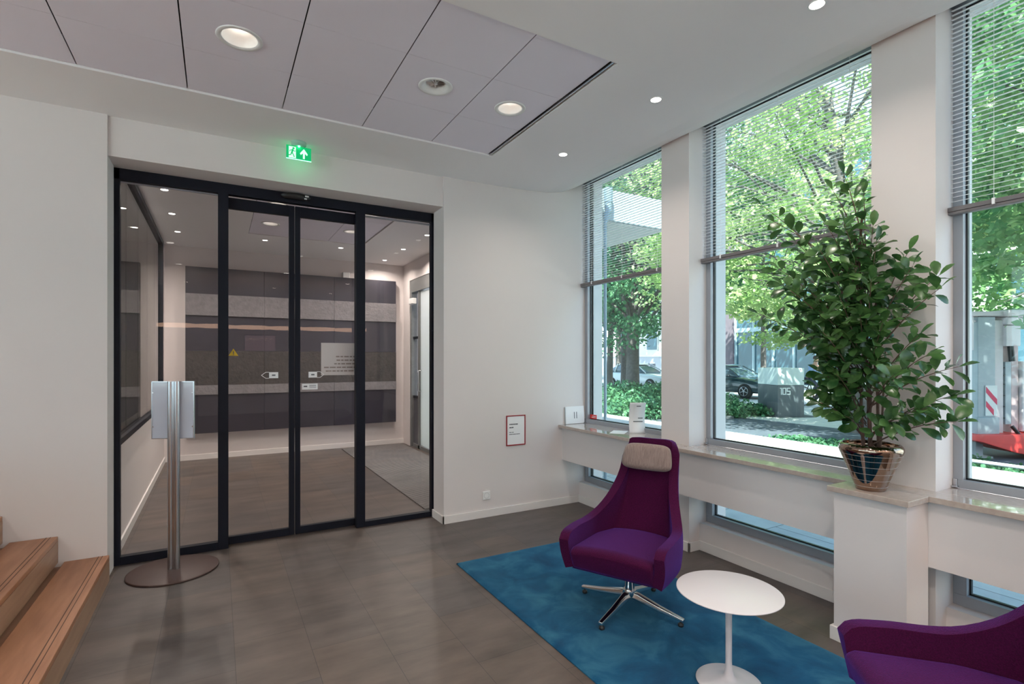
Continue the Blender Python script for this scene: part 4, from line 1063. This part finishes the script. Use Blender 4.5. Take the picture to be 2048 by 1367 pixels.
# ------------------------------------------------------------------ cars
TYRE = pbr('tyre_black', (.02, .02, .02), .8); RIM = pbr('wheel_rim', (.5, .5, .52), .3, metal=.9)
CGL = pbr('car_glass', (.10, .15, .19), .06, coat=.5); LAMPG = pbr('headlamp_glass', (.75, .78, .8), .1, coat=1)
def make_car(paint):
    root = empty('parked_car', (0, 0, 0))   # front points to -y
    def loft(secs, name, mat, sub=2):
        m = MB(); n = 12; vs = []; fs = []
        for (y, hw, z0, z1, ins) in secs:
            zc_, hh = (z0 + z1) / 2, (z1 - z0) / 2
            for i in range(n):
                a = 2 * PI * (i + .5) / n; c, s_ = math.cos(a), math.sin(a)
                x = hw * math.copysign(abs(c) ** .35, c); z = hh * math.copysign(abs(s_) ** .45, s_)
                x *= 1 - ins * max(0, z / hh if hh else 0)
                vs.append((x, y, zc_ + z))
        for k in range(len(secs) - 1):
            for i in range(n):
                j = (i + 1) % n; fs.append((k * n + i, k * n + j, (k + 1) * n + j, (k + 1) * n + i))
        fs += [tuple(reversed(range(n))), tuple(range((len(secs) - 1) * n, len(secs) * n))]
        m.add(vs, fs, True); return m.build(name, mat, root, sub=sub)
    loft([(-2.15, .62, .30, .58, .1), (-2.08, .80, .24, .72, .08), (-1.7, .88, .20, .84, .07), (-1.0, .90, .20, .93, .06), (-.4, .90, .20, .97, .05), (.8, .90, .20, .98, .05), (1.7, .89, .20, .98, .06), (2.1, .82, .26, .90, .08), (2.18, .70, .34, .78, .1)], 'body', paint)
    loft([(-1.05, .70, .86, .93, .1), (-.55, .74, .88, 1.20, .16), (-.1, .75, .88, 1.42, .20), (.8, .75, .88, 1.45, .20), (1.4, .73, .88, 1.36, .20), (1.95, .68, .88, .98, .1)], 'greenhouse', CGL)
    loft([(-.28, .56, 1.34, 1.39, .1), (.0, .61, 1.40, 1.455, .1), (.8, .62, 1.41, 1.475, .1), (1.35, .58, 1.33, 1.40, .1)], 'roof', paint)
    p = MB()
    for s_ in (-1, 1):
        p.tube([(s_ * .77, -1.0, .93), (s_ * .66, -.55, 1.20), (s_ * .58, -.2, 1.38)], .03, 6)
        p.tube([(s_ * .76, .35, .95), (s_ * .62, .35, 1.42)], .03, 6)
        p.tube([(s_ * .76, 1.25, .95), (s_ * .60, 1.15, 1.40)], .04, 6)
    p.build('window_pillar', paint, root)
    for (x, y) in ((-.80, -1.35), (.80, -1.35), (-.80, 1.38), (.80, 1.38)):
        M = Matrix.Translation((x, y, .32)) @ Matrix.Rotation(R(90), 4, 'Y')
        w = MB().lathe([(.20, -.11), (.30, -.11), (.32, -.08), (.32, .08), (.30, .11), (.20, .11)], 28, M=M).build('wheel', TYRE, root)
        rm = MB().lathe([(.05, .105), (.05, .118)], 12, M=M).lathe([(.195, .10), (.205, .116), (.185, .118)], 28, M=M, caps=False).lathe([(.05, -.105), (.05, -.118)], 12, M=M).lathe([(.195, -.10), (.205, -.116), (.185, -.118)], 28, M=M, caps=False)
        for k in range(5):
            a = 2 * PI * k / 5
            for sd in (-1, 1): rm.tube([M @ Vector((.03 * math.cos(a), .03 * math.sin(a), .114 * sd)), M @ Vector((.19 * math.cos(a), .19 * math.sin(a), .112 * sd))], .019, 6)
        rm.build('rim', RIM, w)
    for s_ in (-1, 1):
        MB().lathe([(.001, -.06), (.07, -.05), (.10, 0), (.07, .05), (.001, .06)], 14, M=Matrix.Translation((s_ * .68, -2.0, .66)) @ Matrix.Scale(1.4, 4, (1, 0, 0)) @ Matrix.Rotation(R(90), 4, 'X')).build('headlamp', LAMPG, root)
        MB().box(s_ * .90 - .08, s_ * .90 + .08, -.62, -.52, .93, 1.03).build('wing_mirror', paint, root, bevel=.02)
    MB().box(-.40, .40, -2.17, -2.08, .46, .64).box(-.30, .30, -2.19, -2.10, .27, .36).build('grille', TYRE, root, bevel=.01)
    MB().box(-.26, .26, -2.205, -2.185, .37, .46).build('number_plate', pbr('plate_yellow_white', (.75, .72, .5), .5), root)
    return root
DKP = pbr('car_paint_dark_green', (.022, .045, .055), .18, coat=1); WTP = pbr('car_paint_white', (.75, .76, .78), .2, coat=1)
c1 = make_car(DKP); c1.location = (20.35, 15.75, GZ); tag(c1, 'dark green parked car left of the 105 block, seen through the middle window', 'car')
c2 = make_car(WTP); c2.location = (20.7, 21.9, GZ); c2.rotation_euler.z = R(6); gc = None
tag(c2, 'white parked car seen through the first window, right of the tree trunk', 'car')
c3 = copy_tree(c2); c3.location = (20.9, 8.6, GZ); c3.rotation_euler.z = 0; tag(c3, 'white parked car mostly hidden behind the potted plant', 'car')

# ------------------------------------------------------------------ cyclist
def bicycle(x, y, rz, label):
    o = tag(empty('bicycle', (x, y, GZ), rz), label, 'bicycle')   # rolls along -y
    BK = pbr('bicycle_black', (.02, .02, .025), .4)
    for yy in (-.54, .50):
        m = MB(); n = 32
        pts = [(0, yy + .335 * math.cos(2 * PI * i / n), .345 + .335 * math.sin(2 * PI * i / n)) for i in range(n + 1)]
        m.tube(pts, .018, 6, caps=False)
        for i in range(10):
            a = 2 * PI * i / 10; m.tube([(0, yy, .345), (0, yy + .33 * math.cos(a), .345 + .33 * math.sin(a))], .003, 4)
        m.build('wheel', BK, o)
    f = MB(); bb = (0, .05, .30); hd = (0, -.40, .80); se = (0, .22, .82)
    for a, b in ((bb, hd), (bb, se), (hd, se), (bb, (0, .50, .345)), (se, (0, .50, .345)), ((0, -.38, .92), (0, -.54, .345))): f.tube([a, b], .016, 6)
    f.build('frame', BK, o)
    MB().tube([(-.26, -.22, 1.0), (-.22, -.34, 1.0), (0, -.38, .98), (.22, -.34, 1.0), (.26, -.22, 1.0)], .012, 6).tube([(0, -.39, .85), (0, -.38, .98)], .014, 6).build('handlebar', BK, o)
    MB().lathe([(.02, 0), (.10, .02), (.11, .05), (.03, .07)], 12, c=(0, .26, .87)).tube([(0, .22, .80), (0, .24, .88)], .014, 6).build('saddle', BK, o)
    return o
bicycle(18.55, 10.85, R(-14), 'black bicycle ridden by the person right of the 105 block')
def skinned(name, verts, edges, radii, mat, parent, sub=1, root=0):
    me = bpy.data.meshes.new(name); me.from_pydata(verts, edges, []); me.materials.append(mat)
    o = bpy.data.objects.new(name, me); COL.objects.link(o); o.parent = parent
    o.modifiers.new('skin', 'SKIN').use_smooth_shade = True
    lay = me.skin_vertices[0] if me.skin_vertices else None
    if lay is None:
        bpy.context.view_layer.objects.active = o; o.select_set(True); lay = me.skin_vertices[0]
    for i, r in enumerate(radii): lay.data[i].radius = (r, r); lay.data[i].use_root = (i == root)
    s_ = o.modifiers.new('sub', 'SUBSURF'); s_.levels = sub; s_.render_levels = sub
    return o
pe = tag(empty('person', (18.55, 10.85, GZ), R(-14)), 'person in a light blue shirt and dark trousers riding a bicycle', 'person')
SKIN = pbr('skin', (.55, .30, .22), .6); SHIRT = pbr('shirt_blue', (.30, .42, .70), .8); TROU = pbr('trousers_navy', (.03, .04, .07), .85); HAIR = pbr('hair_dark', (.03, .02, .015), .8)
# body: pelvis, spine, neck, head, arms to the handlebar with hands, legs to the pedals with feet
bv = [(0, .24, .96), (0, .18, 1.12), (0, .08, 1.30), (0, .02, 1.45), (0, -.02, 1.53), (0, -.05, 1.62), (0, -.06, 1.72),
      (-.17, .03, 1.43), (-.25, -.08, 1.22), (-.25, -.24, 1.05), (-.25, -.31, 1.03), (.17, .03, 1.43), (.25, -.08, 1.22), (.25, -.24, 1.05), (.25, -.31, 1.03),
      (-.09, .22, .92), (-.11, -.18, .80), (-.11, .0, .42), (-.11, -.12, .36), (.09, .22, .92), (.11, -.10, .62), (.11, .10, .22), (.11, -.04, .15)]
be = [(0, 1), (1, 2), (2, 3), (3, 4), (4, 5), (5, 6), (3, 7), (7, 8), (8, 9), (9, 10), (3, 11), (11, 12), (12, 13), (13, 14), (0, 15), (15, 16), (16, 17), (17, 18), (0, 19), (19, 20), (20, 21), (21, 22)]
br_ = [.13, .12, .13, .09, .05, .085, .08, .06, .045, .03, .035, .06, .045, .03, .035, .09, .06, .04, .035, .09, .06, .04, .035]
skinned('body', bv, be, br_, SKIN, pe)
skinned('shirt', [bv[i] for i in (0, 1, 2, 3, 7, 8, 11, 12)], [(0, 1), (1, 2), (2, 3), (3, 4), (4, 5), (3, 6), (6, 7)], [.145, .135, .145, .10, .072, .06, .072, .06], SHIRT, pe)
skinned('trousers', [bv[i] for i in (0, 15, 16, 17, 19, 20, 21)], [(0, 1), (1, 2), (2, 3), (0, 4), (4, 5), (5, 6)], [.14, .10, .075, .055, .10, .075, .055], TROU, pe)
MB().lathe([(.001, .10), (.05, .09), (.085, .05), (.095, 0), (.09, -.03)], 16, c=(0, -.045, 1.72), caps=False).build('hair', HAIR, pe)
hb = MB()
for s_ in (-1, 1):
    for k in range(5):
        b0 = Vector((s_ * (.235 + .01 * k), -.30, 1.03)); hb.tube([b0, b0 + Vector((0, -.04, .0)), b0 + Vector((0, -.05, -.03))], [.009, .008, .007], 6)
hb.build('fingers', SKIN, pe)
sh_ = MB()
for (x, y, z) in ((-.11, -.12, .36), (.11, -.04, .15)): sh_.box(x - .045, x + .045, y - .13, y + .10, z - .05, z + .03)
sh_.build('shoes', BLACKP, pe, bevel=.02)

# ------------------------------------------------------------------ aerial lift trailer
al = tag(empty('aerial_lift', (11.69, 3.72, GZ), -R(29.5)), 'grey and red folded aerial work lift parked outside the right window', 'work lift')
LG = pbr('lift_grey', (.34, .37, .40), .5, metal=.2, noise=.1); LP = pbr('lift_reflection_pale', (.70, .60, .62), .5, noise=.06); LR = pbr('lift_red', (.72, .05, .045), .4, noise=.1)  # pale parts: pink reflection tint mixed into their off-white
z_ = -GZ
def pb(m, px0, px1, py0, py1, d0, d1):
    k = .00864; return m.box((px0 - 1990) * k, (px1 - 1990) * k, d0, d1, 1.55 - (py1 - 717) * k + z_, 1.55 - (py0 - 717) * k + z_)
k = .00864
def q(px, py): return ((px - 1990) * k, 1.55 - (py - 717) * k + z_)
MB().prism([q(1900, 872), q(1940, 880), q(2004, 900), q(2048, 908), q(2150, 915), q(2150, 862), q(1900, 866)], .55, Matrix.Translation((0, -.25, 0))).build('chassis', LR, al, bevel=.012)
pb(MB(), 1950, 1985, 634, 868, -.05, .22).build('mast', LG, al, bevel=.01)
pb(MB(), 1985, 2004, 640, 868, -.02, .22).build('mast_cover', LP, al, bevel=.01)
m = pb(MB(), 1900, 2100, 623, 632, -.06, .24); pb(m, 1940, 1943, 632, 700, -.04, 0); pb(m, 1935, 1950, 640, 644, -.02, .02); m.build('top_rail', LP, al, bevel=.006)
m = pb(MB(), 2000, 2042, 620, 634, -.12, .28); pb(m, 2002, 2038, 634, 650, -.10, .26); m.build('pulley_cover', LP, al, bevel=.03)
pb(MB(), 2003, 2032, 651, 692, -.08, .24).build('junction_box', LP, al, bevel=.01)
MB().tube([((2016 - 1990) * k, -.04, q(0, 692)[1]), ((2018 - 1990) * k, -.05, q(0, 722)[1])], .045, 12).build('hydraulic_cylinder', BLACKP, al)
pb(MB(), 2008, 2020, 723, 848, -.02, .10).build('inner_mast', LG, al, bevel=.006)
pb(MB(), 2022, 2036, 651, 868, .0, .2).build('side_column', pbr('lift_reflection_pink', (.66, .47, .48), .5), al, bevel=.006)  # pink of the reflection put into this column's colour
pb(MB(), 2038, 2150, 722, 862, -.05, .5).build('engine_cover', LP, al, bevel=.02)
pb(MB(), 1942, 1986, 833, 866, -.12, .2).build('base_block', LG, al, bevel=.01)
m = MB()
for y in (735, 750, 768, 790, 812, 835):
    m.lathe([(.011, 0), (.011, .014)], 10, M=Matrix.Translation(((2004 - 1990) * k, -.03, q(0, y)[1])) @ MR)
m.build('bolt', BLACKP, al)
hz = MB(); pb(hz, 1964, 1987, 770, 830, -.066, -.052); hzo = hz.build('hazard_plate', pbr('hazard_white', (.8, .78, .78), .5), al)
hs = MB()
for y in (772, 800):
    a, b, c_, d_ = q(1964.5, y), q(1980, y + 18), q(1980, y + 30), q(1964.5, y + 12)
    hs.add([(p_[0], -.068, p_[1]) for p_ in (a, b, c_, d_)], [(0, 1, 2, 3)])
    a, b = q(1980, y + 18), q(1986.5, y + 25); 
    if y < 800: hs.add([(p_[0], -.068, p_[1]) for p_ in (q(1980, y + 18), q(1986.5, y + 25), q(1986.5, y + 37), q(1980, y + 30))], [(0, 1, 2, 3)])
hs.build('red_stripe', pbr('hazard_red', (.7, .03, .10), .5), hzo)
MB().tube([((2012 - 1990) * k, -.1, q(0, 850)[1]), ((2022 - 1990) * k, -.16, q(0, 868)[1]), ((2048 - 1990) * k, -.28, q(0, 874)[1]), ((2110 - 1990) * k, -.28, q(0, 872)[1])], .03, 8).build('hose', BLACKP, al)
M = Matrix.Translation(((2034 - 1990) * k, -.26, q(0, 882)[1])) @ MR
MB().lathe([(.05, 0), (.05, .015)], 20, M=M).build('socket_hole', BLACKP, al)
for x in (.95, 1.2):
    MB().lathe([(.12, -.1), (.27, -.1), (.29, -.07), (.29, .07), (.27, .1), (.12, .1)], 24, M=Matrix.Translation((x, .35, .29)) @ Matrix.Rotation(R(90), 4, 'X')).build('wheel', TYRE, al)
m = MB().box(-.35, -.23, -.02, .12, 0, .30).box(-.45, -.13, -.1, .2, 0, .03); m.build('outrigger', LG, al)
rl = tag(empty('handrail', (8.25, 2.5, GZ)), 'low white tubular rail between the garden wall and the red lift', 'rail')
RLM = pbr('rail_white', (.7, .7, .7), .4)
MB().tube([(0, -1.6, .42), (0, 1.6, .42)], .022, 10).build('rail_tube', RLM, rl)
for y in (-1.5, -.55, .55, 1.5): MB().tube([(0, y, 0), (0, y, .42)], .02, 8).build('rail_post', RLM, rl)
lp = tag(empty('lamp_post', (16.6, 21.2, GZ)), 'thin pale lamp post seen at the left of the first window', 'lamp post')
MB().tube([(0, 0, 0), (0, 0, 1), (0, 0, 6)], [.11, .07, .05], 12).build('post', RLM, lp)
MB().box(-.6, .05, -.1, .1, 5.95, 6.05).build('lamp_head', GREYF, lp)

# ------------------------------------------------------------------ buildings across the road
def facade(root, x, y0, y1, zs, cols_, wm, pm, w, h):
    st_ = (y1 - y0) / cols_
    for z in zs:
        for c in range(cols_):
            y = y0 + st_ * (c + .5)
            fo = MB().box(x - .10, x - .02, y - w / 2 - .08, y + w / 2 + .08, z - .08, z + h + .08).build('window', wm, root)
            MB().box(x - .12, x - .101, y - w / 2, y + w / 2, z, z + h).build('pane', pm, fo)
PALE = pbr('pale_render', (.74, .70, .68), .8, noise=.05); DKG = pbr('facade_glass', (.05, .12, .16), .08, coat=.6)
BD = pbr('dark_mullion', (.10, .10, .13), .5); BRK = pbr('plum_brick', (.15, .115, .14), .8, noise=.2, nscale=20)
PLN = pbr('plinth_grey', (.42, .42, .46), .8)
def bld(loc, lab): return tag(empty('building', loc), lab, 'building')
b1 = bld((36, 47, 0), 'pale plastered building across the road, seen behind the sturdy tree')
MB().box(0, 8, -16.5, 20, -.1, 15).build('wall', PALE, b1)
MB().box(-.15, 0, -16.5, 20, -.1, 1.75).build('plinth', PLN, b1)
MB().box(-.25, 0, -16.5, 20, 1.75, 1.95).build('cornice', PALE, b1)
facade(b1, 0, -16.5, 19.5, (2.4, 5.8, 9.2), 9, PALE, DKG, 1.3, 2.0)
for c in range(9):
    y = -14.5 + 4 * c; MB().box(-.17, -.151, y - .5, y + .5, .3, 1.1).build('cellar_window', BD, b1)
b2 = bld((32, 19.5, 0), 'dark glass office building across the road, seen behind the dark car')
MB().box(0.2, 8, -8, 5, -.1, 14).build('glass_wall', DKG, b2)
MB().box(-.1, 8, 5, 10, -.1, 14).build('brick_wall', BRK, b2)
m = MB()
for i in range(10):
    y = -8 + i * 1.44; m.box(.05, .2, y - .05, y + .05, -.1, 14)
for z in (3.4, 6.9, 10.4): m.box(.08, .2, -8, 5, z, z + .3)
m.build('mullions', pbr('mullion_light', (.45, .55, .6), .4), b2)
MB().box(-.16, -.1, 5.8, 9.2, .3, 2.6).build('window', DKG, b2)
b3 = bld((31, 3, 0), 'white building across the road behind the potted plant')
MB().box(0, 8, -14, 8.2, -.1, 11).build('wall', PALE, b3)
facade(b3, 0, -13.5, 8, (1.0, 4.4, 7.8), 6, PALE, DKG, 1.4, 1.9)
b4 = bld((33, -28, 0), 'pale building farther right across the road')
MB().box(0, 8, -14, 16, -.1, 12).build('wall', PALE, b4)
facade(b4, 0, -13, 15, (1.0, 4.4, 7.8), 7, PALE, DKG, 1.4, 1.9)

b5 = bld((1.5, -15, 0), 'unseen salmon pink building added to tint the window reflected in the doors')
MB().box(-6, 6, -4, 2, -.1, 9).build('wall', pbr('salmon_render', (.80, .38, .34), .8), b5)  # unseen block, added so the reflected back window turns pink
# ------------------------------------------------------------------ light
w = bpy.data.worlds.new('World'); SC.world = w; w.use_nodes = True
nt = w.node_tree; nt.nodes.clear()
out = N(nt, 'ShaderNodeOutputWorld'); bg = N(nt, 'ShaderNodeBackground'); nt.links.new(bg.outputs[0], out.inputs[0])
tc = N(nt, 'ShaderNodeTexCoord'); sx = N(nt, 'ShaderNodeSeparateXYZ'); nt.links.new(tc.outputs['Generated'], sx.inputs[0])
cr = N(nt, 'ShaderNodeValToRGB'); cr.color_ramp.elements[0].position = 0; cr.color_ramp.elements[0].color = (.80, .90, 1, 1)
cr.color_ramp.elements[1].position = .8; cr.color_ramp.elements[1].color = (.38, .60, 1, 1)
nt.links.new(sx.outputs[2], cr.inputs[0]); nt.links.new(cr.outputs[0], bg.inputs[0]); bg.inputs[1].default_value = 3.2
sun = bpy.data.lights.new('sun', 'SUN'); sun.energy = 21; sun.angle = R(.6); sun.color = (1, .96, .88)
so = bpy.data.objects.new('sun', sun); COL.objects.link(so)
el, az = R(52), math.atan2(-.70, -.72)
d = Vector((math.cos(el) * math.cos(az), math.cos(el) * math.sin(az), math.sin(el)))   # towards the sun
so.rotation_euler = d.to_track_quat('Z', 'Y').to_euler()
